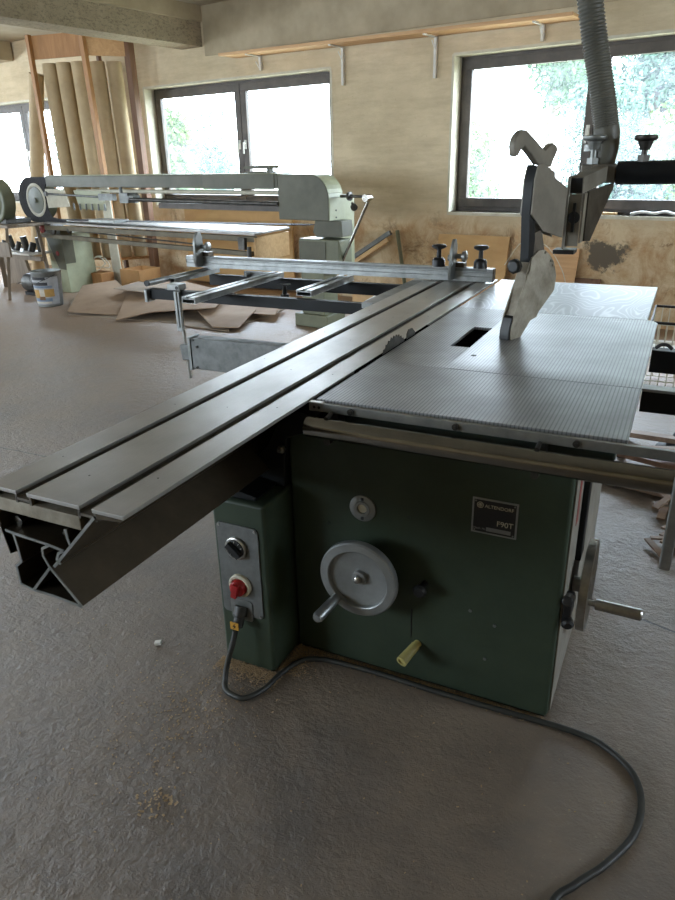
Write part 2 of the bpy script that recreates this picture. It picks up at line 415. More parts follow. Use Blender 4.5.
def window(n, s0, s1, mull, handles=True, axis='x', y0=None):
    """frame in the opening s0..s1 (room frame); mull = (a,b) the double middle post"""
    d0, d1 = WD+.16, WD+.23
    f = MB()
    def fr(a, b, z0, z1, e=0): f.box(a, b, d0+e, d1+e, z0, z1)
    Z0, Z1 = ZS, ZT
    fr(s0, s1, Z1-.05, Z1); fr(s0, s1, Z0, Z0+.05); fr(s0, s0+.05, Z0, Z1); fr(s1-.05, s1, Z0, Z1)
    root = struct('window_%d' % n, f, 'frame')
    c = (mull[0]+mull[1])/2
    for (a, b) in ((s0+.045, c-.003), (c+.003, s1-.045)):
        m = MB(); w = .085; z0, z1 = Z0+.04, Z1-.04
        for q in ((a, b, z1-w, z1), (a, b, z0, z0+w), (a, a+w, z0+w, z1-w), (b-w, b, z0+w, z1-w)): m.box(q[0], q[1], d0-.02, d0+.04, q[2], q[3])
        sash = obj('window_sash', m, 'frame', root, frame=RM, bevel=.004)
        obj('window_pane', MB().box(a+w-.01, b-w+.01, d0+.008, d0+.014, z0+w-.01, z1-w+.01), 'glass', sash, frame=RM, smooth=False)
        if handles:
            x = (b-w/2) if b < c+.01 else (a+w/2)
            h = MB().box(x-.016, x+.016, d0-.028, d0-.02, 1.60, 1.70)
            h.cyl((x, d0-.02, 1.665), (x, d0-.065, 1.665), .009, seg=12)
            h.bar((x, d0-.06, 1.672), (x-.004, d0-.062, 1.55), .018, .012, (0, 1, 0))
            hh = obj('window_handle', h, 'white', sash, frame=RM, bevel=.002)
    return root
window(1, *WINS[0], (-9.55, -9.37))
window(2, *WINS[1], (-5.16, -4.98))
window(3, *WINS[2], (-1.02, -.84))
# pale window sills and jamb linings
for k, (a, b) in enumerate(WINS):
    m = MB().box(a-.0, b+.0, WD-.015, WD+.16, ZS-.03, ZS)
    m.box(a-.012, a+.012, WD-.004, WD+.16, ZS, ZT); m.box(b-.012, b+.012, WD-.004, WD+.16, ZS, ZT)
    m.box(a, b, WD-.004, WD+.16, ZT-.012, ZT+.012)
    struct('trim_%d' % (5+k), m, 'cream')
# simple frames in the windows behind the camera
def side_window(n, axis, a, b, t):
    m = MB(); c = (a+b)/2
    for (p, q, z0, z1) in ((a, b, ZT-.1, ZT), (a, b, ZS, ZS+.1), (a, a+.1, ZS, ZT), (b-.1, b, ZS, ZT), (c-.08, c+.08, ZS, ZT)):
        if axis == 'x': m.box(p, q, t, t+.06, z0, z1)
        else: m.box(t, t+.06, p, q, z0, z1)
    struct('window_%d' % n, m, 'frame')
for k, (a, b) in enumerate(LW): side_window(4+k, 'y', a, b, S0-.2)
side_window(6, 'y', *RW_ADDED[0], S1+.15)  # frame of the added opening on the right
for k, (a, b) in enumerate(FW_): side_window(7+k, 'x', a, b, WD-OFFR-.2)

# ================================================================== OUTSIDE
struct('ground', MB().box(-60, 60, WD+.31, 80, -1.3, -1.2), 'gravel')
def tree(s, d, r, h, label, leaf, nleaf=2600, lo=.0, sz=.11):
    t = thing('tree', label, 'tree', (s, WD+d, -1.2), 'trees outside the windows', RM)
    m = MB().tube([(s, WD+d, -1.2), (s+.1, WD+d+.05, -1.2+h*.4), (s-.05, WD+d, -1.2+h*.85)], .14, 10, 4, rf=lambda u, i: .16*(1-u)+.04)
    for k in range(7):
        a = rnd.uniform(0, 2*PI); z = -1.2+h*rnd.uniform(.35, .8)
        m.tube([(s, WD+d, z), (s+math.cos(a)*r*.5, WD+d+math.sin(a)*r*.5, z+.5)], .04, 6, 1)
    obj('trunk', m, 'bark', t, frame=RM)
    L = MB(); blobs = [(rnd.uniform(-.6, .6)*r, rnd.uniform(-.6, .6)*r, rnd.uniform(lo, 1)*h, r*rnd.uniform(.35, .6)) for _ in range(16)]
    for k in range(nleaf):
        b = rnd.choice(blobs); u = Vector((rnd.gauss(0, 1), rnd.gauss(0, 1), rnd.gauss(0, 1))).normalized()*b[3]*rnd.uniform(.5, 1)
        c = Vector((s+b[0]+u.x, WD+d+b[1]+u.y, -1.2+b[2]+u.z))
        a = Vector((rnd.gauss(0, 1), rnd.gauss(0, 1), rnd.gauss(0, 1))).normalized(); e = a.orthogonal().normalized(); q = sz*rnd.uniform(.6, 1.3)
        L._add([c-a*q, c+e*q*.45, c+a*q, c-e*q*.45], [(0, 1, 2, 3)])
    obj('foliage', L, leaf, t, frame=RM, smooth=False)
tree(-4.7, 5.5, .75, 3.1, 'slender leafy tree outside, at the left edge of the right window', 'leaf2', 5000, .25, .06)
tree(-2.3, 8.6, 1.9, 5.0, 'big blue-green tree filling the right pane of the right window', 'leaf3', 26000, .12, .07)
tree(-6.1, 13.5, 1.7, 7.6, 'tall tree outside, its crown behind the hose in the right window', 'leaf', 12000, .55, .10)
tree(-.5, 4.2, 1.0, 4.2, 'yellow-green bushy tree nearest the right edge of the photo', 'leaf2', 9000, .1, .055)
tree(-11.5, 5.0, .8, 3.5, 'yellow-green tree outside at the left edge of the middle window', 'leaf2', 7000, .2, .08)
tree(-14.4, 9.0, 1.2, 3.6, 'pale bush further off behind the left pane of the middle window', 'leaf3', 2000, .2, .08)
tree(-24.0, 12.0, 1.6, 4.2, 'distant tree outside the far left window', 'leaf3', 1500, .2)

# ================================================================== WALL SHELF
sh = thing('wall_shelf', 'long narrow orange pine shelf on white brackets above the windows', 'shelf', Rp(-3, .12, 2.48), frame=RM)
def zsh(s): return 2.492+.045*(-1.06-s)/3.89        # the shelf sags a little to the right
P_ = lambda off0, off1, dz0, dz1: MB()._add([(x, WD-o, zsh(x)+dz) for x in (-4.95, -1.06) for o in (off0, off1) for dz in (dz0, dz1)], [(0, 1, 3, 2), (4, 6, 7, 5), (0, 4, 5, 1), (2, 3, 7, 6), (0, 2, 6, 4), (1, 5, 7, 3)])
obj('shelf_board', P_(.022, .285, 0, .022), 'woodh', sh, frame=RM, bevel=.003)
obj('front_edge', P_(.2855, .300, -.004, .026), 'woodh', sh, frame=RM, bevel=.003)
for s in (-4.59, -3.49, -2.43, -1.40):
    zb = {-4.59: 2.39, -3.49: 2.17, -2.43: 2.16, -1.40: 2.37}[s]
    m = MB().box(s-.014, s+.014, WD-.034, WD-.001, zb, zsh(s)-.003)
    m.box(s-.014, s+.014, WD-.255, WD-.03, zsh(s)-.014, zsh(s)-.001)
    m.bar((s, WD-.035, 2.40), (s, WD-.10, 2.47), .012, .006)
    obj('bracket', m, 'white', sh, frame=RM, bevel=.002)

# ================================================================== PANEL SAW
YF = -.743; YE = 2.10
saw = thing('panel_saw', 'dark green sliding panel saw with ribbed metal table in the foreground', 'panel saw', (.29, .4, 0))
cab = MB().box(-.11, .685, .02, .98, .004, .80)
cabinet = obj('cabinet', cab, 'green', saw, bevel=.012)
obj('plinth', MB().box(-.10, .676, .03, .97, 0, .012), 'blackpaint', cabinet)
# grey door skin on the right side
obj('side_panel', MB().box(.6855, .690, .035, .95, .02, .79), paint('grey_panel_paint', lin(146, 142, 132), lin(124, 120, 110), .55), saw, bevel=.002)
m = MB().box(.690, .706, .20, .26, .42, .77)
ch = obj('slide_channel', m, 'blackpaint', saw, bevel=.004); ch['label'] = 'black vertical channel on the side panel'
obj('red_reflection', MB().box(.6902, .6912, .10, .135, .58, .72), 'redpaint', saw)  # painted red reflection on the grey side panel
m = MB().lathe((.691, .44, .60), (1, 0, 0), [(0, .01), (.03, .01), (.03, .028), (.05, .028), (.055, .02)], 20)
obj('side_knob', m, 'black', saw)
for z in (.42, .47, .52): obj('scale_mark', MB()._add([(.6905, .36, z), (.6905, .36, z+.03), (.6905, .40, z+.015), (.6925, .36, z), (.6925, .36, z+.03), (.6925, .40, z+.015)], [(0, 1, 2), (3, 4, 5), (0, 1, 4, 3), (1, 2, 5, 4), (0, 2, 5, 3)]), 'black', saw)

# cast top body below the table and the grooved tops
obj('table_body', MB().box(.03, .765, .03, 1.30, .80, .852), 'green_in', saw, bevel=.006)
def deckpoly(m, poly, z0, z1): m.prism(poly, lambda a, b, t: (a, b, t), z0, z1)
m = MB(); deckpoly(m, [(-.0, 0), (.787, 0), (.787, .411), (0, .411)], .852, T)
tt = obj('table_top', m, 'castdeck', saw, bevel=.0015)
m = MB()
# rear half of the top with the rectangular riving slot left open
sl = [(.152, .60), (.245, .60), (.245, .985), (.152, .985)]
Y0, Y1 = .4125, 1.331
m.box(0, .163, Y0, Y1, .852, T); m.box(.232, .787, Y0, 1.27, .852, T); m.box(.163, .232, Y0, .68, .852, T); m.box(.163, .232, .99, Y1, .852, T)
deckpoly(m, [(.232, 1.27), (.787, 1.27), (.787, 1.285), (.770, 1.322), (.745, Y1), (.232, Y1)], .852, T)
bmesh.ops.remove_doubles(m.bm, verts=m.bm.verts, dist=.0001)
obj('table_top', m, 'castdeck', saw)
obj('slot_shade', MB().box(.1635, .2315, .681, .989, .858, .8605), 'void', saw)  # black plate paints the dark of a deep opening
obj('table_hole', MB().cyl((.272, .585, .8701), (.272, .585, .8708), .009, seg=20), 'black', saw)
m = MB(); deckpoly(m, [(.0, 1.334), (.7487, 1.334), (.7487, 2.112), (.0, 2.112)], .846, T)
ex = obj('extension_table', m, 'extdeck', saw, bevel=.002)
m = MB().box(.03, .07, 1.32, 2.10, .79, .846).box(.68, .72, 1.32, 2.10, .79, .846).box(.03, .72, 2.06, 2.10, .79, .846)
obj('extension_frame', m, 'blackpaint', saw, bevel=.002)
for x in (.05, .70): obj('leg', MB().box(x-.02, x+.02, 2.04, 2.08, 0, .79), 'blackpaint', saw, bevel=.002)
# blade with teeth, riving knife, slit
N = 48; R0 = .15; zc = .765; yc_ = .665
def blade(ycen, R, ntooth, zcen):
    pts = []
    for k in range(ntooth):
        a = 2*PI*k/ntooth; pts.append((R*math.cos(a), R*math.sin(a))); pts.append(((R-.007)*math.cos(a+.05), (R-.007)*math.sin(a+.05))); pts.append(((R-.006)*math.cos(a+.10), (R-.006)*math.sin(a+.10)))
    m = MB(); m.prism(pts, lambda a, b, t: (t, ycen+a, zcen+b), -.0095, -.0065); return m
bl = obj('saw_blade', blade(.59, .170, 44, .741), 'steel_dk', saw, smooth=False)
m = MB(); m.prism([(.715, .80), (.718, .888), (.735, .901), (.770, .899), (.800, .880), (.81, .80)], lambda a, b, t: (t, a, b), -.010, -.007)
obj('riving_knife', m, 'steel_dk', saw)
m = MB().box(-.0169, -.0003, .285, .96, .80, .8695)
obj('slit_shade', m, 'void', saw)  # black filler paints the shade in the gap beside the blade
# round bar and rule rail across the front
m = MB().cyl((.0, -.062, .812), (1.45, -.062, .812), .0275, seg=40)
obj('fence_bar', m, 'chrome', saw, bevel=.003)
m = MB().box(-.012, 1.45, -.022, -.010, .842, .866)
rl = obj('front_rail', m, 'alu', saw, bevel=.0015)
m = MB().box(-.013, .030, -.0235, -.0085, .8425, .868)
obj('rail_end_clamp', m, 'steel', rl, bevel=.002)
for x in (.111, .395, .681, 1.1):
    m = MB().cyl((x, -.028, .854), (x, -.0222, .854), .0085, seg=20)
    m.cyl((x, -.030, .854), (x, -.028, .854), .004, seg=6)
    obj('bolt', m, 'steel_dk', rl)
for x in (.004, .018): obj('screw', MB().cyl((x, -.0245, .854), (x, -.0232, .854), .004, seg=12), 'black', rl)
for x in (.058, .60):
    obj('bar_bracket', MB().cyl((x, -.062, .84), (x, -.03, .845), .006, seg=10).cyl((x, -.062, .775), (x, .02, .775), .010, seg=12).box(x-.012, x+.012, -.0095, .03, .80, .85), 'steel_dk', saw)
# sagging stop arm at the right end of the bar
m = MB().bar((.893, -.105, .835), (.905, -.060+.0, .618), .022, .012, (1, 0, 0)) if False else MB().box(.890, .914, -.104, -.091, .618, .842)
obj('stop_arm', m, 'alu', saw, bevel=.004)
# black outrigger rails of the right-hand table frame
for (y, z0) in ((.452, .79), (.905, .782)):
    obj('support_rail', MB().box(.789, 1.5, y+.002, y+.05, z0, .858), 'blackpaint', saw, bevel=.002)
obj('rail_top_strip', MB().box(.789, 1.5, .425, .470, .8585, .8665), 'alu_w', saw, bevel=.001)
obj('cable_hook', MB().tube([(.80, .90, .868), (.815, .90, .880), (.835, .90, .880), (.85, .90, .868)], .006, 8, 4), 'black', saw)

# ---- front of the cabinet
hw = MB().lathe((.146, -.012, .372), (0, -1, 0), [(0, .02), (.012, .085), (.030, .112), (.040, .117), (.056, .117), (.060, .113), (.061, .092), (.059, .089), (.048, .087), (.038, .03), (.038, .022), (.050, .021), (.051, .012), (.054, .011), (.054, .004)], 64)
wheel = obj('handwheel', hw, 'wheelgrey', saw, ang=25)
obj('wheel_bolt', MB().lathe((.146, -.068, .372), (0, -1, 0), [(0, .011), (.006, .011), (.009, .006)], 6), 'steel', wheel)
obj('wheel_shaft', MB().cyl((.146, .03, .372), (.146, -.02, .372), .018), 'steel_dk', wheel)
m = MB().lathe((.082, -.066, .298), (-.1, -1, -.05), [(0, .009), (.006, .010), (.008, .0145), (.105, .0165), (.114, .012)], 20)
obj('crank_grip', m, 'alu', wheel)
m = MB().lathe((.126, .021, .554), (0, -1, 0), [(0, .040), (.006, .040), (.007, .038), (.007, .024), (.011, .022), (.011, .015), (.004, .014)], 48)
gauge = obj('sight_gauge', m, M['wheelgrey'], saw)
obj('gauge_glass', MB().lathe((.126, .019, .554), (0, -1, 0), [(0, .014), (.003, .0135)], 24), 'cream', gauge)
for z in (.584, .524): obj('screw', MB().box(.122, .130, .0115, .0145, z-.004, z+.004), 'black', gauge)
m = MB().lathe((.316, .021, .354), (0, -1, 0), [(0, .009), (.035, .008), (.036, .017), (.048, .020), (.056, .014)], 28)
obj('round_knob', m, 'black', saw)
m = MB().lathe((.300, .022, .140), (-.28, -1, -.22), [(0, .012), (.012, .012), (.013, .014), (.085, .0165), (.086, .010), (.080, .009)], 24)
lv = obj('yellow_lever', m, 'yellow', saw)
obj('lever_slit', MB().box(.2765, .2795, .0185, .0205, .155, .255), 'black', saw)
for (x, z) in ((.016, .482), (.264, .554), (.45, .30), (.52, .27), (.50, .15)):
    obj('screw', MB().cyl((x, .021, z), (x, .0175, z), .005, seg=12), 'green_in' if x < .3 else 'galv', cabinet)
# name plate 120 x 102 mm
px, pz = .4385, .5505
np_ = obj('name_plate', MB().box(px, px+.119, .0175, .0203, pz, pz+.1025), 'alu', saw, bevel=.0008)
obj('plate_field', MB().box(px+.005, px+.114, .0170, .0176, pz+.005, pz+.0975), 'black', np_)
obj('plate_title', text_mesh('ALTENDORF', .0132, (px+.033, .0169, pz+.0775), (1, 0, 0), (0, 0, 1)), 'cream', np_)
obj('plate_number', text_mesh('F90T', .021, (px+.066, .0169, pz+.0300), (1, 0, 0), (0, 0, 1)), 'cream', np_)
obj('plate_caption', text_mesh('Masch. Nr.', .0075, (px+.006, .0169, pz+.0125), (1, 0, 0), (0, 0, 1)), 'alu', np_)
obj('plate_strip', MB().box(px+.040, px+.104, .0164, .0171, pz+.010, pz+.021), 'alu_w', np_)
lg = MB()
for k in range(36):
    a0, a1 = 2*PI*k/36, 2*PI*(k+1)/36
    for (r0, r1) in ((.0088, .0073), (.0052, .0038)):
        q = [(math.cos(a)*r, math.sin(a)*r) for a, r in ((a0, r0), (a1, r0), (a1, r1), (a0, r1))]
        lg.prism(q, lambda a, b, t: (px+.021+a, t, pz+.083+b), .0163, .0171)
lg.box(px+.0203, px+.0217, .0163, .0171, pz+.079, pz+.087).box(px+.017, px+.025, .0163, .0171, pz+.0823, pz+.0837)
obj('plate_logo', lg, 'cream', np_)
for x in (px+.009, px+.110):
    for z in (pz+.009, pz+.0935): obj('rivet', MB().cyl((x, .0171, z), (x, .0155, z), .0022, seg=10), 'alu_w', np_)

# ---- handwheel on the right side
hw = MB().lathe((.712, .255, .318), (1, 0, 0), [(0, .018), (.004, .05), (.006, .112), (.004, .120), (.006, .133), (.028, .134), (.030, .128), (.018, .108), (.014, .04), (.026, .02), (.028, .005)], 64)
w2 = obj('handwheel', hw, 'steel', saw, ang=50); w2['label'] = 'bright steel handwheel on the right side'
obj('wheel_shaft', MB().cyl((.687, .255, .312), (.715, .255, .312), .022), 'steel', w2)
m = MB().lathe((.738, .240, .268), (1, -.02, .0), [(0, .009), (.020, .009), (.021, .016), (.142, .017), (.146, .014)], 24)
obj('crank_grip', m, 'steel', w2)
m = MB().box(.690, .712, .03, .10, .335, .385).cyl((.70, .02, .40), (.70, .11, .36), .014, seg=16)
lk = obj('locking_clamp', m, 'black', saw, bevel=.004)
obj('clamp_knob', MB().lathe((.702, .045, .335), (.25, -1, -.15), [(0, .012), (.015, .016), (.028, .016), (.034, .010)], 20), 'black', lk)

# ---- control box and switches
cbx = obj('control_box', MB().box(-.290, -.1105, -.13, .30, .0, .578), 'green', saw, bevel=.012)
pl = MB()
def rrect(x0, x1, z0, z1, r, n=6):
    p = []
    for cx, cz, a0 in ((x1-r, z1-r, 0), (x0+r, z1-r, 90), (x0+r, z0+r, 180), (x1-r, z0+r, 270)):
        for k in range(n+1):
            a = math.radians(a0+90*k/n); p.append((cx+r*math.cos(a), cz+r*math.sin(a)))
    return p
pl.prism(rrect(-.275, -.135, .195, .503, .014), lambda a, b, t: (a, t, b), -.1345, -.1302)
pn = obj('switch_panel', pl, 'galv', cbx, smooth=False)
for (x, z) in ((-.266, .494), (-.144, .494), (-.144, .204)): obj('screw', MB().cyl((x, -.1344, z), (x, -.137, z), .0045, seg=12), 'steel', pn)
m = MB().lathe((-.209, -.1343, .428), (0, -1, 0), [(0, .036), (.008, .036), (.010, .033), (.010, .030), (.006, .029)], 40)
sw = obj('rotary_switch', m, 'steel', pn)
m = MB().lathe((-.209, -.139, .428), (0, -1, 0), [(0, .029), (.006, .028), (.008, .022)], 32); m.obox((-.209, -.153, .428), (.052, .018, .014), (.75, 0, -.66), (0, 1, 0))
obj('switch_dial', m, 'black', sw)
t_ = MB()
for k in range(9):
    a = math.radians(20+k*35)
    t_.obox((-.209+.024*math.cos(a), -.1475, .428+.024*math.sin(a)), (.005, .001, .0016), (math.cos(a), 0, math.sin(a)), (0, 1, 0))
obj('dial_marks', t_, 'white', sw)
m = MB().lathe((-.205, -.1343, .302), (0, -1, 0), [(0, .037), (.010, .037), (.013, .034), (.013, .029), (.006, .028)], 40)
sw = obj('main_switch', m, 'cream', pn); sw['label'] = 'cream round switch with red turning knob'
m = MB().lathe((-.207, -.140, .298), (0, -1, 0), [(0, .026), (.018, .024), (.021, .018)], 32); m.obox((-.207, -.166, .298), (.046, .018, .012), (.25, 0, 1), (0, 1, 0))
obj('red_knob', m, 'red', sw)
sp_ = MB(); sp_.prism(rrect(-.246, -.170, .178, .250, .010), lambda a, b, t: (a, t, b), -.1375, -.1346)
sk = obj('socket_plate', sp_, 'alu_w', pn, smooth=False)
m = MB().lathe((-.208, -.137, .226), (0, -.55, -1), [(0, .021), (.028, .021), (.032, .017), (.062, .016), (.066, .010)], 24)
obj('plug', m, 'cablegrey', sk)
m = MB().box(-.222, -.194, -.184, -.1805, .172, .196)
obj('warning_label', m, 'amber', sk)
t_ = MB(); t_.prism([(-.205, .194), (-.214, .183), (-.208, .183), (-.211, .174), (-.201, .186), (-.207, .186)], lambda a, b, t: (a, t, b), -.1848, -.1841)
obj('lightning_mark', t_, 'black', sk)
# cast support between the box and the beam
m = MB(); m.prism([(-.285, .579), (-.115, .579), (-.112, .66), (-.10, .74), (-.02, .77), (-.0, .82), (-.10, .83), (-.17, .70), (-.26, .625)], lambda a, b, t: (a, t, b), .0, 0.30)
m.prism([(-.24, .579), (-.150, .579), (-.14, .592), (-.235, .61)], lambda a, b, t: (a, t, b), -.112, 0.0)
obj('beam_support', m, 'blackpaint', saw, bevel=.004)
m = MB().lathe((-.116, -.001, .705), (0, -1, 0), [(0, .012), (.012, .012), (.012, .007), (.022, .006)], 6)
obj('support_bolt', m, 'steel', saw)

# ---- power cable
cb = MB().tube([(-.208, -.180, .165), (-.212, -.195, .125), (-.226, -.212, .06), (-.222, -.235, .018), (-.203, -.261, .009), (-.165, -.272, .009), (-.13, -.266, .009), (-.100, -.212, .009), (-.088, -.135, .009), (-.060, -.055, .009),
    (.0, -.020, .009), (.10, -.010, .009), (.2, -.007, .009), (.38, -.010, .009), (.557, -.007, .009), (.66, -.004, .009), (.75, -.004, .009), (.831, -.018, .009), (.911, -.077, .009), (.943, -.161, .009), (.935, -.27, .009), (.883, -.377, .009), (.83, -.452, .009), (.79, -.53, .009), (.80, -.75, .009), (.95, -1.1, .009)], .0085, 12, 6)
tag(obj('power_cable', cb, 'cablegrey'), 'dark rubber power cable snaking from the plug across the concrete floor', 'cable')

# ================================================================== SLIDING TABLE
st = thing('sliding_table', 'long grey brushed sliding carriage with two T-slots, left of the saw table', 'sliding table', (-.2, .6, .627))
m = MB()
for a, b in ((-.3734, -.2941), (-.2652, -.1258), (-.0948, -.0176)): m.box(a, b, YF, YE, .8615, T)
m.box(-.3734, -.370, YF, YE, .835, .862)
deck = obj('deck', m, 'slide', st, smooth=False, bevel=.0008)
for a, b in ((-.2941, -.2652), (-.1258, -.0948)):
    g = MB().box(a-.006, b+.006, YF+.002, YE, .848, .854); g.box(a-.008, a-.002, YF+.002, YE, .842, .8612); g.box(b+.002, b+.008, YF+.002, YE, .842, .8612)
    obj('t_slot', g, 'slot', st, smooth=False)
# curved nose under the right edge
m = MB(); m.prism([(-.086, .8612), (-.020, .8612), (-.026, .856), (-.07, .852), (-.085, .850)], lambda a, b, t: (a, t, b), YF, YE)
obj('edge_strip', m, 'alu_dk', st, smooth=False)
m = MB().box(-.366, -.135, YF+.004, YF+.03, .812, .843)
e = obj('end_plate', m, 'dirty', st, bevel=.002)
m = MB().box(-.366, -.13, YF+.03, YE-.02, .815, .841)
obj('deck_core', m, 'slot', st)
def sheet(poly, th):
    "closed outline around an open polyline (x,z), thickness th"
    L, Rr = [], []
    for i, (x, z) in enumerate(poly):
        a = poly[max(i-1, 0)]; b = poly[min(i+1, len(poly)-1)]; dx, dz = b[0]-a[0], b[1]-a[1]; l = math.hypot(dx, dz)
        L.append((x-dz/l*th/2, z+dx/l*th/2)); Rr.append((x+dz/l*th/2, z-dx/l*th/2))
    return L+Rr[::-1]
def ext(polys, name, mat, y0=YF, y1=YE, th=.0045, par=None):
    m = MB()
    for p in polys: m.prism(sheet(p, th), lambda a, b, t: (a, t, b), y0, y1)
    return obj(name, m, mat, par or st, smooth=False)
ext([[(-.090, .853), (-.226, .711)]], 'carriage_web', 'alu_dk', th=.005)
ext([[(-.172, .81), (-.172, .79), (-.168, .775)]], 'carriage_rib', 'alu_dk')
ext([[(-.372, .846), (-.366, .79), (-.352, .711), (-.335, .722)]], 'left_skirt', 'alu_dk')
# fixed X-shaped beam under the carriage, carried by the saw: one extrusion
ext([[(-.350, .769), (-.320, .766), (-.235, .762), (-.188, .757)], [(-.328, .765), (-.324, .735), (-.322, .700), (-.341, .684), (-.340, .640), (-.302, .634), (-.240, .635), (-.170, .630)],
     [(-.302, .636), (-.239, .705)], [(-.230, .760), (-.250, .748), (-.252, .730), (-.239, .705), (-.168, .630)], [(-.188, .757), (-.205, .748), (-.214, .730), (-.205, .722)]], 'guide_beam', 'alu_dk', YF+.0, YE-.1)
cut_edges = [[(-.090, .853), (-.226, .711)], [(-.172, .81), (-.172, .79), (-.168, .775)], [(-.350, .769), (-.320, .766), (-.235, .762), (-.188, .757)],
    [(-.328, .765), (-.324, .735), (-.322, .700), (-.341, .684), (-.340, .640), (-.302, .634), (-.240, .635), (-.170, .630)], [(-.302, .636), (-.239, .705)],
    [(-.230, .760), (-.250, .748), (-.252, .730), (-.239, .705), (-.168, .630)], [(-.188, .757), (-.205, .748), (-.214, .730), (-.205, .722)]]
ext(cut_edges, 'sawn_edges', 'alu_w', YF-.002, YF, .0062)
rlr = MB()
for x in (-.334, -.195):
    rlr.cyl((x, YF+.02, .782), (x, YF+.035, .782), .012, seg=16)
rlr.cyl((-.338, YF+.01, .748), (-.338, YF+.02, .748), .010, seg=16)
obj('guide_roller', rlr, 'chrome', st)
# small screws in the deck
hs = MB()
for x in (-.335, -.20, -.055):
    for k in range(6): xx = x+rnd.uniform(-.015, .015); yy = YF+.16+k*.42+rnd.uniform(-.06, .06); hs.cyl((xx, yy, T-.0005), (xx, yy, T+.0003), .0022, seg=10)
obj('deck_screws', hs, 'black', st)

# ================================================================== OUTRIGGER (crosscut table)
og = thing('crosscut_outrigger', 'open black and aluminium outrigger frame standing out left of the sliding table', 'outrigger frame', (-1.1, 1.7, .36))
obj('front_beam', MB().box(-1.765, -.40, 1.433, 1.475, .78, .834), 'blackpaint', og, bevel=.002)
obj('rear_beam', MB().box(-1.765, -.40, 1.985, 2.025, .768, .832), 'blackpaint', og, bevel=.002)
obj('end_cap', MB().box(-1.785, -1.765, 1.405, 1.475, .765, .835), 'alu', og, bevel=.004)
obj('side_beam', MB().box(-.455, -.376, 1.33, 2.07, .835, .862), 'alu_w', og, bevel=.002)
for (x0, x1, y0, y1) in ((-1.335, -1.255, 1.155, 2.02), (-.897, -.81, 1.515, 2.03)):
    m = MB().box(x0, x1, y0, y1, .8345, .838).box(x0, x0+.006, y0, y1, .838, .862).box(x1-.006, x1, y0, y1, .838, .862)
    m.box(x0, x0+.03, y0, y1, .860, .865).box(x1-.036, x1, y0, y1, .860, .865).box(x0, x1, y0+.002, y1, .853, .8575)
    obj('support_profile', m, 'alu', og, smooth=False, bevel=.001)
m = MB().cyl((-1.80, 1.46, .858), (-1.775, 2.10, .858), .016, seg=24)
tb = obj('extension_tube', m, 'alu', og)
obj('tube_cap', MB().cyl((-1.8003, 1.452, .858), (-1.80, 1.462, .858), .0165, seg=24), 'black', tb)
m = MB().box(-1.775, -1.735, 1.62, 2.06, .836, .8385).box(-1.775, -1.769, 1.62, 2.06, .8385, .86).box(-1.741, -1.735, 1.62, 2.06, .8385, .86).box(-1.775, -1.735, 1.62, 2.06, .86, .864)
obj('support_profile', m, 'alu_w', og, smooth=False)
# vertical post, rod and clamp down to the swing arm
m = MB().box(-1.64, -1.56, 1.425, 1.49, .8345, .868)
hd = obj('post_head', m, 'alu', og, bevel=.004); obj('head_hole', MB().cyl((-1.575, 1.4235, .85), (-1.575, 1.4252, .85), .010, seg=20), 'black', hd)
m = MB().box(-1.588, -1.553, 1.41, 1.4325, .62, .834).box(-1.575, -1.566, 1.404, 1.411, .64, .834)
obj('post', m, 'alu', og, bevel=.002)
obj('post_rod', MB().cyl((-1.562, 1.428, .64), (-1.545, 1.428, .355), .0085, seg=16), 'steel', og)
obj('rod_clamp', MB().obox((-1.545, 1.435, .505), (.072, .05, .088), (1, 0, .12)), 'galv', og, bevel=.006)
# big folded swing arm back to the saw
m = MB().prism([(-1.492, .592), (-1.44, .596), (-.36, .60), (-.36, .40), (-1.30, .424), (-1.492, .424)], lambda a, b, t: (a, t, b), 1.39, 1.47)
arm = obj('swing_arm', m, 'galv', og, bevel=.004)
obj('arm_end_plate', MB().box(-1.512, -1.493, 1.385, 1.475, .415, .598), 'alu_w', arm, bevel=.002)
for (x, z) in ((-1.45, .55), (-1.46, .435), (-1.475, .585)): obj('bolt', MB().cyl((x, 1.39, z), (x, 1.383, z), .007, seg=12), 'steel_dk', arm)
obj('arm_carrier', MB().box(-.40, -.11, 1.36, 1.50, .02, .61), 'green_in', og, bevel=.01)
# clamp blocks under the fence
m = MB().box(-1.51, -1.32, 1.985, 2.015, .835, .862).lathe((-1.47, 1.975, .848), (0, -1, 0), [(0, .014), (.02, .014), (.03, .008)], 16).lathe((-1.36, 1.975, .852), (0, -1, 0), [(0, .010), (.018, .010)], 6)
obj('clamp_block', m, 'galv', og)
obj('support_screw', MB().cyl((-1.10, 1.75, .79), (-1.10, 1.75, .84), .012, seg=12).cyl((-1.10, 1.75, .775), (-1.10, 1.75, .79), .024, seg=16), 'black', og)
obj('cross_tie', MB().box(-1.16, -1.04, 1.475, 1.985, .838, .848) if False else MB().box(-1.13, -1.07, 1.73, 1.77, .84, .846), 'blackpaint', og)

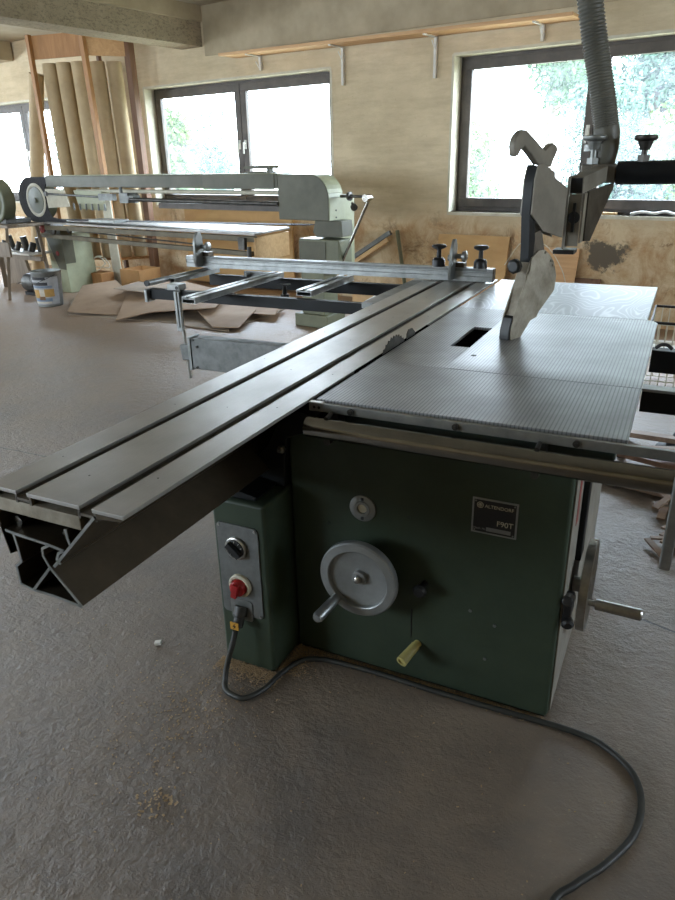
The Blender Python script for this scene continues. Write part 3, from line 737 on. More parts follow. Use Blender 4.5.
# ---- crosscut fence lying over outrigger and sliding table
fc = thing('crosscut_fence', 'long silver aluminium crosscut fence lying across the sliding table and outrigger', 'fence', (-.95, 2.0, .875))
x0, x1 = -1.91, -.015
m = MB(); prof = [(0, 0), (.045, 0), (.045, .066), (.030, .066), (.030, .056), (.014, .056), (.014, .066), (0, .066), (0, .046), (.004, .044), (.004, .026), (0, .024)]
m.prism(prof, lambda a, b, t: (t, 1.967+a, .875+b), x0, x1)
obj('fence_profile', m, 'alu', fc, smooth=False, bevel=.0008)
obj('fence_base', MB().box(-.34, -.06, 1.966, 2.015, .8705, .8749), 'steel_dk', fc)
obj('end_cap', MB().box(x1, x1+.004, 1.968, 2.011, .877, .94), 'alu_dk', fc, bevel=.001)
obj('end_cap', MB().box(x0-.004, x0, 1.968, 2.011, .877, .94), 'alu_dk', fc, bevel=.001)
obj('length_scale', MB().box(x0+.05, x1-.03, 1.9665, 1.9670, .926, .938), 'galv', fc)
def flip_stop(x, lean):
    m = MB(); out = [(-.012, .0), (.030, .0), (.046, .03), (.048, .15), (.036, .19), (.024, .205), (.008, .20), (-.010, .17), (-.016, .10), (-.022, .03)]
    m.prism(out, lambda a, b, t: (x+t+lean*(b-.1), 1.958-a*1.35, .882+b), -.008, .008)
    s = obj('flip_stop', m, 'alu_w', fc, bevel=.002)
    m = MB().cyl((x+.005, 1.955, 1.0), (x+.045, 1.955, 1.0), .012, seg=16).lathe((x+.045, 1.955, 1.0), (1, 0, 0), [(0, .026), (.008, .028), (.018, .028), (.022, .02)], 10).cyl((x-.03, 1.955, .99), (x-.005, 1.955, .99), .016, seg=16)
    obj('stop_knob', m, 'alu', s)
    obj('stop_carrier', MB().box(x-.03, x+.05, 1.965, 2.02, .942, .965), 'alu_dk', s, bevel=.003)
flip_stop(-.215, .06); flip_stop(-1.79, .06)
for x in (-.305, -.085):
    m = MB().lathe((x, 1.985, .942), (0, 0, 1), [(0, .034), (.03, .033), (.042, .026), (.046, .012), (.085, .011), (.088, .022), (.096, .037), (.104, .038), (.110, .030), (.112, .005)], 28)
    obj('clamp_knob', m, 'black', fc, ang=50)

# ================================================================== OVERHEAD BLADE GUARD
ga = .35; P0 = Vector((.331, .822, 0)); gu = Vector((math.sin(ga), math.cos(ga), 0)); gn = Vector((math.cos(ga), -math.sin(ga), 0))
def G(a, z, o): return P0+gu*a+gn*o+Vector((0, 0, z))
gd = thing('blade_guard', 'grey hooded blade guard with hooked handle hanging from the overhead arm', 'blade guard', tuple(P0+Vector((0, 0, .84))))
handle = [(-.022, 1.462), (-.032, 1.492), (-.026, 1.515), (-.006, 1.534), (.014, 1.541), (.034, 1.540), (.064, 1.526), (.108, 1.504), (.153, 1.480), (.188, 1.497), (.205, 1.501), (.222, 1.497), (.234, 1.489), (.236, 1.477), (.222, 1.457), (.2, 1.428), (.115, 1.437), (.07, 1.467), (.026, 1.491), (.010, 1.482), (-.005, 1.464)]
m = MB().prism(handle, G, -.036, -.012) if False else MB().prism(handle, lambda a, b, t: G(a, b, t), -.036, -.010)
obj('handle', m, 'guardgrey', gd, bevel=.006)
upper = [(.104, 1.437), (.141, 1.437), (.213, 1.410), (.216, 1.395), (.309, 1.356), (.305, 1.288), (.302, 1.190), (.165, 1.223), (.084, 1.282), (.089, 1.393), (.102, 1.431)]
obj('upper_plate', MB().prism(upper, lambda a, b, t: G(a, b, t), -.006, .0), 'guardgrey', gd, bevel=.0015)
obj('upper_plate', MB().prism(upper, lambda a, b, t: G(a, b, t), -.046, -.040), 'guardgrey', gd, bevel=.0015)
spine = [(.105, 1.434), (.093, 1.405), (.085, 1.369), (.082, 1.282), (.095, 1.166), (.096, 1.125), (.125, 1.125), (.13, 1.20), (.11, 1.282), (.115, 1.38), (.135, 1.434)]
obj('spine', MB().prism(spine, lambda a, b, t: G(a, b, t), -.040, -.006), 'blackpaint', gd, bevel=.002)
mid = [(.104, 1.215), (.168, 1.230), (.200, 1.150), (.105, 1.10)]
obj('link_plate', MB().prism(mid, lambda a, b, t: G(a, b, t), -.012, -.007), 'cast', gd)
lower = [(.192, 1.158), (.228, 1.138), (.26, 1.109), (.283, 1.064), (.285, 1.040), (.28, 1.007), (.185, .943), (.170, .925), (.13, .918), (.026, .828), (.012, .840), (.010, .90), (.026, .954), (.064, 1.03), (.102, 1.099), (.108, 1.14), (.15, 1.16)]
obj('lower_plate', MB().prism(lower, lambda a, b, t: G(a, b, t), -.005, .001), 'dirty', gd, bevel=.001)
obj('lower_plate', MB().prism(lower, lambda a, b, t: G(a, b, t), -.046, -.040), 'dirty', gd, bevel=.001)
rim = [(.105, 1.130), (.093, 1.101), (.042, .965), (.034, .95), (.052, .945), (.062, .955), (.115, 1.09), (.128, 1.125)]
obj('lower_rim', MB().prism(rim, lambda a, b, t: G(a, b, t), -.040, -.005), 'dirty', gd, bevel=.001)
rim = [(.032, .95), (.018, .945), (.004, .90), (.002, .860), (.008, .818), (.024, .816), (.045, .86), (.05, .945)]
obj('rim_nose', MB().prism(rim, lambda a, b, t: G(a, b, t), -.042, -.004), 'black', gd, bevel=.003)
kn = G(.075, 1.115, -.03); m = MB().lathe(kn+gu*.0, -gu, [(0, .010), (.012, .012), (.014, .024), (.030, .026), (.036, .018)], 8)
obj('locking_knob', m, 'black', gd)
obj('pivot_screws', MB().lathe(G(.192, 1.150, .001), gn, [(0, .006), (.004, .005)], 10).lathe(G(.235, 1.118, .001), gn, [(0, .006), (.004, .005)], 10).lathe(G(.250, 1.10, .001), gn, [(0, .006), (.004, .005)], 10), 'steel', gd)

# overhead arm with its column out of view to the right
oa = thing('overhead_arm', 'thick black overhead arm with star knobs reaching in from the right', 'overhead arm', (1.9, 1.5, 0))
YA = 1.5
obj('arm_sleeve', MB().cyl((.556, YA, 1.395), (1.9, YA, 1.400), .0425, seg=40), 'blackpaint', oa, bevel=.003)
obj('arm_tube', MB().cyl((.47, YA, 1.385), (.565, YA, 1.386), .026, seg=28), 'steel_dk', oa)
obj('column', MB().cyl((1.9, YA, .02), (1.9, YA, 1.6), .06, seg=40), 'blackpaint', oa)
obj('column_foot', MB().cyl((1.9, YA, 0), (1.9, YA, .02), .18, seg=40), 'blackpaint', oa)
def starknob(x, z0, zt, r, name, mat, par, y=YA):
    m = MB().cyl((x, y, z0), (x, y, zt-.045), .011, seg=14).cyl((x, y, z0-.002), (x, y, z0+.022), .024, seg=6)
    m.lathe((x, y, zt-.052), (0, 0, 1), [(0, .018), (.012, .022), (.030, .028), (.034, r*.9), (.040, r), (.048, r), (.052, r*.85), (.053, .004)], 14)
    return obj(name, m, mat, par, ang=40)
starknob(.645, 1.436, 1.527, .042, 'star_knob', 'steel_dk', oa)
# black saddle and square tube carrying the guard
hx = .472
m = MB().box(.425, .555, YA-.035, YA+.035, 1.36, 1.428)
obj('arm_head', m, 'cast', oa, bevel=.005)
starknob(.462, 1.428, 1.532, .046, 'star_knob', 'alu_w', oa)
# square tube: from its open dark end towards the arm head
q0 = Vector((.455, 1.17, 1.363)); q1 = Vector((.500, 1.48, 1.394))
m = MB().bar(q0, q1, .052, .058)
tbx = obj('carrier_tube', m, 'guardgrey', oa, bevel=.003)
dv = (q1-q0).normalized(); obj('tube_mouth', MB().bar(q0-dv*.001, q0-dv*.0002, .044, .050), 'black', tbx)
# vertical mounting plates beside the guard
m = MB().box(.428, .436, 1.15, 1.22, 1.145, 1.395).box(.482, .489, 1.17, 1.24, 1.165, 1.335)
m.box(.4365, .4815, 1.165, 1.170, 1.155, 1.334)
obj('mounting_plate', m, 'guardgrey', oa, bevel=.001)
m = MB().lathe((.460, 1.166, 1.255), (0, -1, 0), [(0, .012), (.006, .020), (.010, .021), (.014, .012)], 24).box(.454, .464, 1.150, 1.164, 1.205, 1.305)
obj('plate_knob', m, 'black', oa)
m = MB().prism([(1.24, 1.34), (1.50, 1.36), (1.50, 1.345), (1.30, 1.16), (1.24, 1.165)], lambda a, b, t: (t+(a-1.24)*.22, a, b), .488, .494)
obj('gusset', m, 'steel_dk', oa)
m = MB().box(.40, .475, 1.14, 1.22, 1.128, 1.143)
obj('foot_plate', m, 'black', oa, bevel=.002)

# ================================================================== DUST HOSE
hp = [(.26, 1.75, 3.10), (.30, 1.66, 2.60), (.345, 1.58, 2.20), (.378, 1.545, 2.02), (.411, 1.545, 1.877), (.441, 1.545, 1.765), (.471, 1.545, 1.653), (.493, 1.545, 1.559), (.500, 1.545, 1.503), (.492, 1.545, 1.44), (.478, 1.545, 1.40)]
def hr(u, i):
    if u > .70: return .048 if u < .93 else .043
    return .0415+(.0040 if i % 4 < 2 else 0)+.004*u
hs_ = thing('dust_hose', 'ribbed grey dust extraction hose hanging from the ceiling to the overhead arm', 'hose', (.29, 1.66, 1.44))
obj('hose_body', MB().tube(hp, .045, 28, 44, rf=hr), 'hose', hs_, ang=80)
obj('hose_clip', MB().cyl((.470, 1.545, 1.475), (.470, 1.545, 1.50), .052, seg=24), 'alu_w', hs_)

# ================================================================== EDGE/STROKE SANDER (behind)
F = RM
def rb(s0, s1, o0, o1, z0, z1): return (s0, s1, WD-o0, WD-o1, z0, z1)      # o0 nearer the camera
sd = thing('belt_sander', 'long sage green belt sanding machine standing before the left wall windows', 'belt sander', Rp(-4.9, 1.2, 0), frame=F)
def SO(name, mb, mat, par=None, **kw): return obj(name, mb, mat, par or sd, frame=F, **kw)
# right drum cover with its rounded shoulder
pr = [(-3.215, .965), (-3.215, 1.347)]
for k in range(9):
    a = PI/2*(1-k/8); pr.append((-2.845+.19*math.cos(a), 1.155+.19*math.sin(a)))
pr += [(-2.655, .965)]
SO('drum_cover', MB().prism(pr, lambda a, b, t: (a, WD-t, b), 1.5, 1.285), 'sage_dk', bevel=.006)
m = MB()
for k in range(len(pr)-3):
    a, b = pr[1+k], pr[2+k]
    m.prism([a, b, (b[0]+.006*(1 if k else 0), b[1]+.004), (a[0], a[1]+.004)], lambda x, z, t: (x, WD-t, z), 1.495, 1.28)
m.box(-2.654, -2.645, WD-1.495, WD-1.28, .968, 1.155)
SO('cover_strip', m, 'sage_lt')
SO('cover_screw', MB().cyl(Rp(-2.644, 1.40, 1.05), Rp(-2.64, 1.40, 1.05), .008, seg=10).cyl(Rp(-2.644, 1.40, .99), Rp(-2.64, 1.40, .99), .008, seg=10), 'steel_dk')
SO('cover_neck', MB().prism([(-2.84, .965), (-2.555, .965), (-2.545, .83), (-2.83, .82), (-2.87, .86)], lambda a, b, t: (a, WD-t, b), 1.45, 1.28), 'sage_dk', bevel=.004)
SO('rear_column', MB().box(*rb(-2.90, -2.68, 1.27, 1.05, .50, 1.17)), 'sage_lt', bevel=.01)
SO('gear_housing', MB().box(*rb(-3.005, -2.56, 1.49, 1.28, .55, .805)), 'sage', bevel=.008)
SO('housing_front', MB().box(*rb(-3.0, -2.70, 1.497, 1.489, .56, .785)), 'sage_dk', bevel=.003)
SO('pedestal', MB().box(*rb(-3.0, -2.74, 1.48, 1.26, .12, .55)).box(*rb(-3.08, -2.70, 1.50, 1.20, 0, .12)), 'sage', bevel=.008)
# adjusting handles and lever at the right
m = MB().lathe(Rp(-2.56, 1.36, 1.165), (1, 0, 0), [(-.06, .012), (.02, .012), (.022, .035), (.045, .038), (.05, .02), (.07, .012), (.20, .012)], 16)
m.lathe(Rp(-2.50, 1.36, 1.11), (.6, -.5, -.4), [(0, .01), (.05, .01), (.055, .03), (.08, .03)], 14)
SO('adjusting_knob', m, 'steel_dk')
m = MB().cyl(Rp(-2.57, 1.42, .62), Rp(-2.285, 1.42, 1.15), .014, seg=16).lathe(Rp(-2.27, 1.50, 1.16), (0, 1, 0), [(-.01, .03), (.05, .03), (.09, .02)], 14)
lv = SO('belt_lever', m, 'chrome')
# long guard beam above the belt
SO('guard_beam', MB().box(*rb(-6.72, -3.216, 1.50, 1.28, 1.232, 1.352)), 'sage_dk', bevel=.006)
SO('beam_lip', MB().box(*rb(-6.76, -3.216, 1.502, 1.27, 1.3525, 1.360)), 'sage_lt', bevel=.002)
SO('beam_joint', MB().box(*rb(-4.15, -3.25, 1.506, 1.50, 1.225, 1.356)), 'sage_dk', bevel=.002)
SO('pressure_handle', MB().box(*rb(-3.62, -3.34, 1.45, 1.33, 1.362, 1.378)).prism([(-3.66, 1.40), (-3.32, 1.40), (-3.35, 1.43), (-3.63, 1.425)], lambda a, b, t: (a, WD-t, b), 1.46, 1.32).box(*rb(-3.40, -3.37, 1.42, 1.36, 1.378, 1.40)), 'sage_dk')
# abrasive belt around both drums
belt = []
cL, cR, zc2, Rb = -7.03, -2.92, 1.098, .243
def loop(r, n=14):
    p = [(cL+r*math.cos(PI/2+PI*k/n), zc2+r*math.sin(PI/2+PI*k/n)) for k in range(n+1)]
    p += [(cR+r*.75*math.cos(-PI/2+PI*k/n), zc2+r*.75*math.sin(-PI/2+PI*k/n)) for k in range(n+1)]
    return p
po, pi_ = loop(Rb), loop(Rb-.006)
m = MB()
for k in range(len(po)):
    j = (k+1) % len(po)
    if po[k][0] > -3.25 and po[j][0] > -3.25: continue
    m.prism([po[k], po[j], pi_[j], pi_[k]], lambda a, b, t: (a, WD-t, b), 1.47, 1.32)
bmesh.ops.remove_doubles(m.bm, verts=m.bm.verts, dist=.0005)
SO('abrasive_belt', m, 'belt')
D = [(-6.70, 1.345), (-7.08, 1.345)]+[(-7.08+.272*math.cos(PI/2+PI*k/14), 1.088+.257*math.sin(PI/2+PI*k/14)) for k in range(1, 14)]+[(-7.08, .831), (-6.45, .831), (-6.48, .862), (-6.74, .90), (-6.80, 1.0), (-6.80, 1.2)]
SO('drum_housing', MB().prism(D, lambda a, b, t: (a, WD-t, b), 1.482, 1.474), 'belt')
m = MB().lathe(Rp(cL+.03, 1.482, 1.085), (0, 1, 0), [(.010, .150), (.0, .152), (-.004, .160), (-.006, .180), (.0, .192), (.012, .192), (.02, .15)], 48)
dr = SO('drum', m, 'cream')
SO('drum_hub', MB().lathe(Rp(cL+.03, 1.486, 1.085), (0, -1, 0), [(-.004, .150), (.0, .149), (.003, .06), (.006, .03), (.02, .026)], 32), 'sage', dr)
SO('drum_body', MB().cyl(Rp(cL, 1.46, zc2), Rp(cL, 1.33, zc2), .234, seg=48), 'sage_dk')
# belt cheek plates and carriage on the guide rods
SO('cheek_plate', MB().prism([(-6.80, 1.215), (-6.42, 1.205), (-6.36, 1.02), (-6.78, 1.0)], lambda a, b, t: (a, WD-t, b), 1.478, 1.470), 'cream', bevel=.002)
SO('cheek_plate', MB().prism([(-6.25, 1.20), (-5.75, 1.19), (-5.70, .99), (-6.18, 1.0)], lambda a, b, t: (a, WD-t, b), 1.478, 1.470), 'sage_lt', bevel=.002)
m = MB().cyl(Rp(-6.7, 1.515, 1.16), Rp(-5.55, 1.515, 1.13), .012, seg=12).lathe(Rp(-6.72, 1.515, 1.16), (0, -1, 0), [(0, .03), (.02, .028)], 14)
m.box(*rb(-5.75, -5.5, 1.53, 1.48, 1.10, 1.17)).box(*rb(-5.36, -5.22, 1.56, 1.46, 1.08, 1.18)).cyl(Rp(-5.22, 1.51, 1.13), Rp(-5.14, 1.51, 1.13), .05, seg=18).cyl(Rp(-5.38, 1.51, 1.18), Rp(-5.38, 1.51, 1.24), .018, seg=12)
SO('stroke_carriage', m, 'galv')
for k in range(6):
    x = -6.25+k*.11; SO('spring_pin', MB().cyl(Rp(x, 1.50, .99), Rp(x, 1.50, 1.06), .010, seg=8), 'galv')
SO('pressure_shoe', MB().box(*rb(-5.86, -5.42, 1.62, 1.42, .872, .905)), 'alu_w', bevel=.005)
SO('guide_rod', MB().cyl(Rp(-6.3, 1.39, 1.19), Rp(-3.216, 1.39, 1.19), .020, seg=16), 'cream')
SO('guide_rod', MB().cyl(Rp(-5.2, 1.55, 1.118), Rp(-3.216, 1.50, 1.10), .020, seg=16), 'steel_dk')
SO('lower_belt_guide', MB().box(*rb(-5.0, -3.216, 1.34, 1.325, 1.02, 1.075)), 'frame')
# table, its edge rails and the lower frame
m = MB().prism([(-6.85, WD-1.55), (-3.42, WD-1.62), (-3.55, WD-.93), (-6.75, WD-.93)], lambda a, b, t: (a, b, t), .822, .842)
SO('work_table', m, paint('dusty_table_steel', lin(170, 166, 160), lin(146, 142, 136), .5, .4, scale=6), bevel=.004)
SO('table_rail', MB().box(*rb(-6.75, -3.45, 1.60, 1.55, .762, .812)), 'dustrail', bevel=.003)
SO('table_side', MB().prism([(1.60, .80), (.94, .80), (.94, .57), (1.58, .57)], lambda a, b, t: (t-(1.6-a)*.18, WD-a, b), -3.47, -3.44), 'woodl', bevel=.003)
SO('frame_rail', MB().bar(Rp(-6.95, 1.52, .685), Rp(-3.55, 1.52, .640), .05, .045), 'dustrail', bevel=.004)
SO('tie_rod', MB().cyl(Rp(-6.3, 1.545, .765), Rp(-4.2, 1.545, .70), .008, seg=8), 'steel_dk')
SO('rail_clamp', MB().box(*rb(-3.62, -3.54, 1.64, 1.60, .69, .80)).cyl(Rp(-3.50, 1.62, .72), Rp(-3.50, 1.62, .62), .022, seg=12), 'steel_dk')
# left column and foot
SO('left_column', MB().prism([(-7.06, .84), (-6.66, .76), (-6.66, .28), (-6.80, .28)], lambda a, b, t: (a, WD-t, b), 1.46, 1.30), 'sage_dk', bevel=.006)
SO('left_pedestal', MB().prism([(-6.98, .70), (-6.68, .70), (-6.64, .0), (-6.95, .0)], lambda a, b, t: (a, WD-t, b), 1.455, 1.03), 'sage_lt', bevel=.01)
m = MB().lathe(Rp(-6.93, 1.50, .76), (0, -1, 0), [(0, .045), (.02, .05), (.03, .03)], 18)
SO('grease_cap', m, 'redpaint')
SO('bearing', MB().lathe(Rp(-6.68, 1.52, .74), (0, -1, 0), [(0, .04), (.03, .045), (.04, .02)], 18).lathe(Rp(-6.3, 1.56, .77), (0, -1, 0), [(0, .03), (.03, .035), (.04, .02)], 14), 'steel_dk')
SO('type_badge', MB().lathe(Rp(-6.78, 1.461, .47), (0, -1, 0), [(0, .03), (.006, .028)], 18), 'redpaint')

# ================================================================== FAR LEFT: disc machine on a trestle
dm = thing('disc_sander', 'green round-covered disc sander cut off by the left edge of the photo', 'disc sander', Rp(-7.3, 1.9, .80), frame=F)
DO = lambda name, mb, mat, **kw: obj(name, mb, mat, dm, frame=F, **kw)
DO('disc_cover', MB().lathe(Rp(-7.14, 1.95, 1.10), (0, -1, 0), [(-.14, .235), (.0, .245), (.012, .235), (.014, .19), (.03, .17), (.034, .004)], 48), 'sage', bevel=0)
DO('spindle', MB().cyl(Rp(-7.14, 1.82, 1.10), Rp(-7.14, 1.70, 1.10), .05, seg=24), 'sage_dk')
DO('stand', MB().box(*rb(-7.24, -7.04, 1.80, 1.76, .85, 1.12)), 'sage_dk')
DO('base', MB().box(*rb(-7.32, -6.96, 1.94, 1.62, .846, .90)), 'steel_dk', bevel=.006)
ts = thing('trestle', 'grey wooden trestle with splayed legs under the disc sander', 'trestle', Rp(-7.05, 1.9, 0), frame=F)
TO = lambda name, mb, mat: obj(name, mb, mat, ts, frame=F, bevel=.003)
TO('top_board', MB().box(*rb(-7.9, -6.76, 2.06, 1.58, .812, .845)), 'woodg')
for (sa, oa_, sb, ob) in ((-6.84, 2.02, -6.90, 2.12), (-6.84, 1.64, -6.82, 1.58), (-7.75, 2.02, -7.85, 2.12), (-7.75, 1.64, -7.85, 1.58)):
    TO('leg', MB().bar(Rp(sa, oa_, .812), Rp(sb, ob, .0), .06, .035), 'woodg')
TO('brace', MB().box(*rb(-7.02, -6.74, 2.10, 2.075, .50, .66)), 'woodg')
TO('stretcher', MB().box(*rb(-7.85, -6.66, 1.78, 1.74, .42, .47)), 'woodg')
# machine parts and scrap under the trestle
m = MB().box(*rb(-7.75, -6.85, 1.80, 1.50, .475, .50)); sg = thing('tool_tray', 'white tray of metal parts lying on the trestle stretcher', 'tray', Rp(-7.3, 1.65, .475), frame=F)
obj('tray', m, 'white', sg, frame=F, bevel=.003)
m = MB()
for k in range(9):
    x = -7.7+k*.1; m.cyl(Rp(x, 1.62+.05*math.sin(k*2), .50), Rp(x, 1.62, .53+.07*(k % 3)), .03+.01*(k % 2), seg=12)
tag(obj('machine_parts', m, 'steel_dk', frame=F), 'dark steel machine parts in the tray under the disc sander', 'machine parts', kind='stuff')
gm = thing('electric_motor', 'small dark motor standing on the floor under the trestle', 'motor', Rp(-6.98, 1.72, 0), frame=F)
obj('motor_body', MB().lathe(Rp(-7.10, 1.72, .14), (1, 0, 0), [(0, .07), (.02, .11), (.24, .11), (.26, .07), (.28, .02), (.34, .02)], 24), 'steel_dk', gm, frame=F)
obj('motor_foot', MB().box(*rb(-7.08, -6.86, 1.80, 1.64, 0, .04)), 'blackpaint', gm, frame=F)
tag(obj('painted_lath', MB().obox(Rp(-7.36, 2.18, .24), (.12, .03, .48), (1, .1, .12)), 'white', frame=F, bevel=.003), 'narrow white panel leaning at the trestle, by the left photo edge', 'panel')
tag(obj('plank', MB().obox(Rp(-7.9, 1.35, .24), (.5, .04, .42), (1, 0, .3)), 'woodg', frame=F), 'weathered plank standing behind the trestle', 'plank')

# ================================================================== PAINT BUCKET
bc = (-6.17, 2.06)
bk = thing('paint_bucket', 'used paint bucket with printed label on the floor before the sander', 'bucket', Rp(bc[0], bc[1], 0), frame=F)
BO = lambda name, mb, mat, par=None, **kw: obj(name, mb, mat, par or bk, frame=F, **kw)
BO('bucket_body', MB().lathe(Rp(bc[0], bc[1], .0), (0, 0, 1), [(0, .130), (.004, .134), (.36, .160), (.37, .166), (.385, .166), (.387, .160), (.385, .156), (.345, .152), (.345, .01)], 40), 'alu_w')
BO('paint_residue', MB().lathe(Rp(bc[0], bc[1], .345), (0, 0, 1), [(0, .150), (.004, .150)], 32), 'black')
def arc_patch(a0, a1, z0, z1, r0, r1, n=10):
    m = MB(); v = []
    for k in range(n+1):
        a = a0+(a1-a0)*k/n; v += [Rp(bc[0]+r0*math.cos(a), bc[1]+r0*math.sin(a), z0), Rp(bc[0]+r1*math.cos(a), bc[1]+r1*math.sin(a), z1)]
    m._add(v, [(2*k, 2*k+2, 2*k+3, 2*k+1) for k in range(n)]); return m
def rr(z): return .1355+.026*z/.36+.0012
pal = {'label_grey': lin(176, 178, 180), 'label_ochre': lin(190, 150, 84), 'label_brown': lin(124, 92, 60), 'label_blue': lin(120, 138, 160), 'label_dark': lin(56, 56, 60), 'label_pale': lin(208, 200, 184)}
for k, c in pal.items(): M[k] = paint(k, c, None, .5, scale=14)
lab = BO('label_sheet', arc_patch(-.2, PI+.2, .03, .33, rr(.03), rr(.33), 24), 'label_grey')
bands = [(.33, .300, 'label_dark', .7, 1.9), (.275, .24, 'label_dark', .6, 2.1), (.235, .215, 'label_blue', .3, 2.4), (.20, .115, 'label_ochre', .2, .9), (.20, .12, 'label_pale', .9, 1.3), (.195, .10, 'label_ochre', 1.3, 1.9), (.19, .12, 'label_brown', 1.9, 2.5), (.10, .065, 'label_blue', .4, 2.2), (.12, .08, 'label_brown', .9, 1.4), (.06, .04, 'label_pale', .5, 2.4)]
for (z1, z0, mt, a0, a1) in bands: BO('printed_patch', arc_patch(a0, a1, z0, z1, rr(z0)+.0008, rr(z1)+.0008), mt, lab)
BO('wire_handle', MB().tube([Rp(bc[0]-.165, bc[1], .35), Rp(bc[0]-.12, bc[1]+.14, .30), Rp(bc[0], bc[1]+.175, .26), Rp(bc[0]+.12, bc[1]+.14, .30), Rp(bc[0]+.165, bc[1], .35)], .003, 6, 5), 'steel_dk')

# ================================================================== TUBE RACK AT THE WALL
rk = thing('tube_rack', 'tall open orange wooden rack reaching up beside the concrete beam', 'rack', Rp(-6.6, .9, 0), frame=F)
KO = lambda name, mb, mat: obj(name, mb, mat, rk, frame=F, bevel=.003)
L0, Mi, Rr_ = (-7.41, .92), (-6.65, .72), (-6.38, .34)
KO('top_panel', MB().bar(Rp(L0[0], L0[1], 2.775), Rp(Mi[0], Mi[1], 2.775), .022, .25), 'woodo')
KO('top_panel', MB().bar(Rp(Mi[0]+.01, Mi[1]-.01, 2.775), Rp(Rr_[0], Rr_[1], 2.775), .022, .25), 'woodh')
KO('post', MB().bar(Rp(L0[0], L0[1]+.025, 2.91), Rp(L0[0]+.01, L0[1]+.025, 0), .06, .05, (0, 1, 0)), 'woodo')
KO('post', MB().bar(Rp(Mi[0]-.01, Mi[1]+.03, 2.91), Rp(Mi[0]+.11, Mi[1]+.03, 0), .075, .05, (0, 1, 0)), 'woodo')
KO('post', MB().bar(Rp(Rr_[0]+.02, Rr_[1]-.01, 2.91), Rp(Rr_[0]+.03, Rr_[1]-.01, 0), .10, .08, (0, 1, 0)), 'woodr')
KO('post', MB().bar(Rp(-7.18, .13, 2.91), Rp(-7.18, .13, 0), .045, .05, (0, 1, 0)), 'woodr')
KO('shelf_base', MB().prism([(-7.40, WD-.88), (-6.64, WD-.66), (-6.42, WD-.28), (-7.15, WD-.12)], lambda a, b, t: (a, b, t), .30, .33), 'woodo')
tubes = [(-7.309, .78, -7.283, 'first cardboard tube from the left inside the rack'), (-7.117, .72, -7.087, 'second cardboard tube from the left inside the rack'),
         (-6.915, .655, -6.872, 'third cardboard tube, just left of the middle rack post'), (-6.76, .50, -6.735, 'cardboard tube just right of the middle rack post'), (-6.628, .355, -6.603, 'rightmost lit cardboard tube in the rack')]
for (a, b, c, lab_) in tubes:
    z = .332; k = (1.355-z)/1.265
    q = (c+(c-a)*k, b)
    o = obj('cardboard_tube', MB().lathe(Rp(q[0], q[1], z), Vector(Rp(a, b, 2.62))-Vector(Rp(q[0], q[1], z)), [(0, .088), (2.28, .088), (2.28, .080), (.01, .080)], 32), 'tube', frame=F)
    tag(o, lab_, 'tube', 'cardboard tubes in the rack')
o = obj('cardboard_tube', MB().lathe(Rp(-8.25, .85, 0), Vector(Rp(-7.47, .85, 2.62))-Vector(Rp(-8.25, .85, 0)), [(0, .088), (2.62, .088), (2.62, .08), (.01, .08)], 32), 'tube', frame=F)
tag(o, 'brown cardboard tube standing alone outside the rack, before the far left window', 'tube')

# things standing below the rack
bxx = thing('cardboard_box', 'tan open cardboard box on the floor below the rack', 'box', Rp(-6.1, .72, 0), frame=F)
m = MB().box(*rb(-6.36, -6.00, .90, .89, 0, .24)).box(*rb(-6.36, -6.00, .56, .55, 0, .24)).box(*rb(-6.36, -6.35, .90, .55, 0, .24)).box(*rb(-6.01, -6.00, .90, .55, 0, .24)).box(*rb(-6.36, -6.00, .90, .55, 0, .01))
obj('box_body', m, 'boxcard', bxx, frame=F)
tag(obj('orange_crate', MB().box(*rb(-6.80, -6.46, 1.12, .92, 0, .20)), M['woodo'], frame=F, bevel=.004), 'low orange crate on the floor left of the cardboard box', 'crate')
tag(obj('white_board', MB().obox(Rp(-6.50, .84, .62), (.16, .018, 1.22), (1, 0, .04)), 'cream', frame=F), 'pale white board leaning at the middle rack post behind the sander', 'board')
for k, (s, lean, mt, lab_) in enumerate(((-7.12, .02, 'woodg', 'grey narrow slat leaning leftmost by the rack foot'), (-7.04, .02, 'cream', 'pale narrow slat leaning in the middle by the rack foot'), (-6.96, .02, 'galv', 'silver narrow slat leaning rightmost by the rack foot'))):
    tag(obj('slat', MB().bar(Rp(s+lean, .905, .0), Rp(s-lean, .905, .70), .028, .02, (0, 1, 0)), mt, frame=F), lab_, 'slat')
tag(obj('cord_coil', MB().tube([Rp(-6.62+.13*math.cos(a)+.02*a*.1, 1.0+.05*math.sin(a*.7), .23+.03*math.sin(a*1.7)+.07*(1+math.sin(a))) for a in [k*.5 for k in range(26)]], .007, 8, 3), 'cream', frame=F), 'loose coil of pale cord on the orange crate', 'cord')
tag(obj('big_board', MB().obox(Rp(-5.05, .10, .50), (1.75, .02, .95), (1, .0, 0)), M['ply'], frame=F), 'large plywood board leaning on the wall behind the sander', 'board')

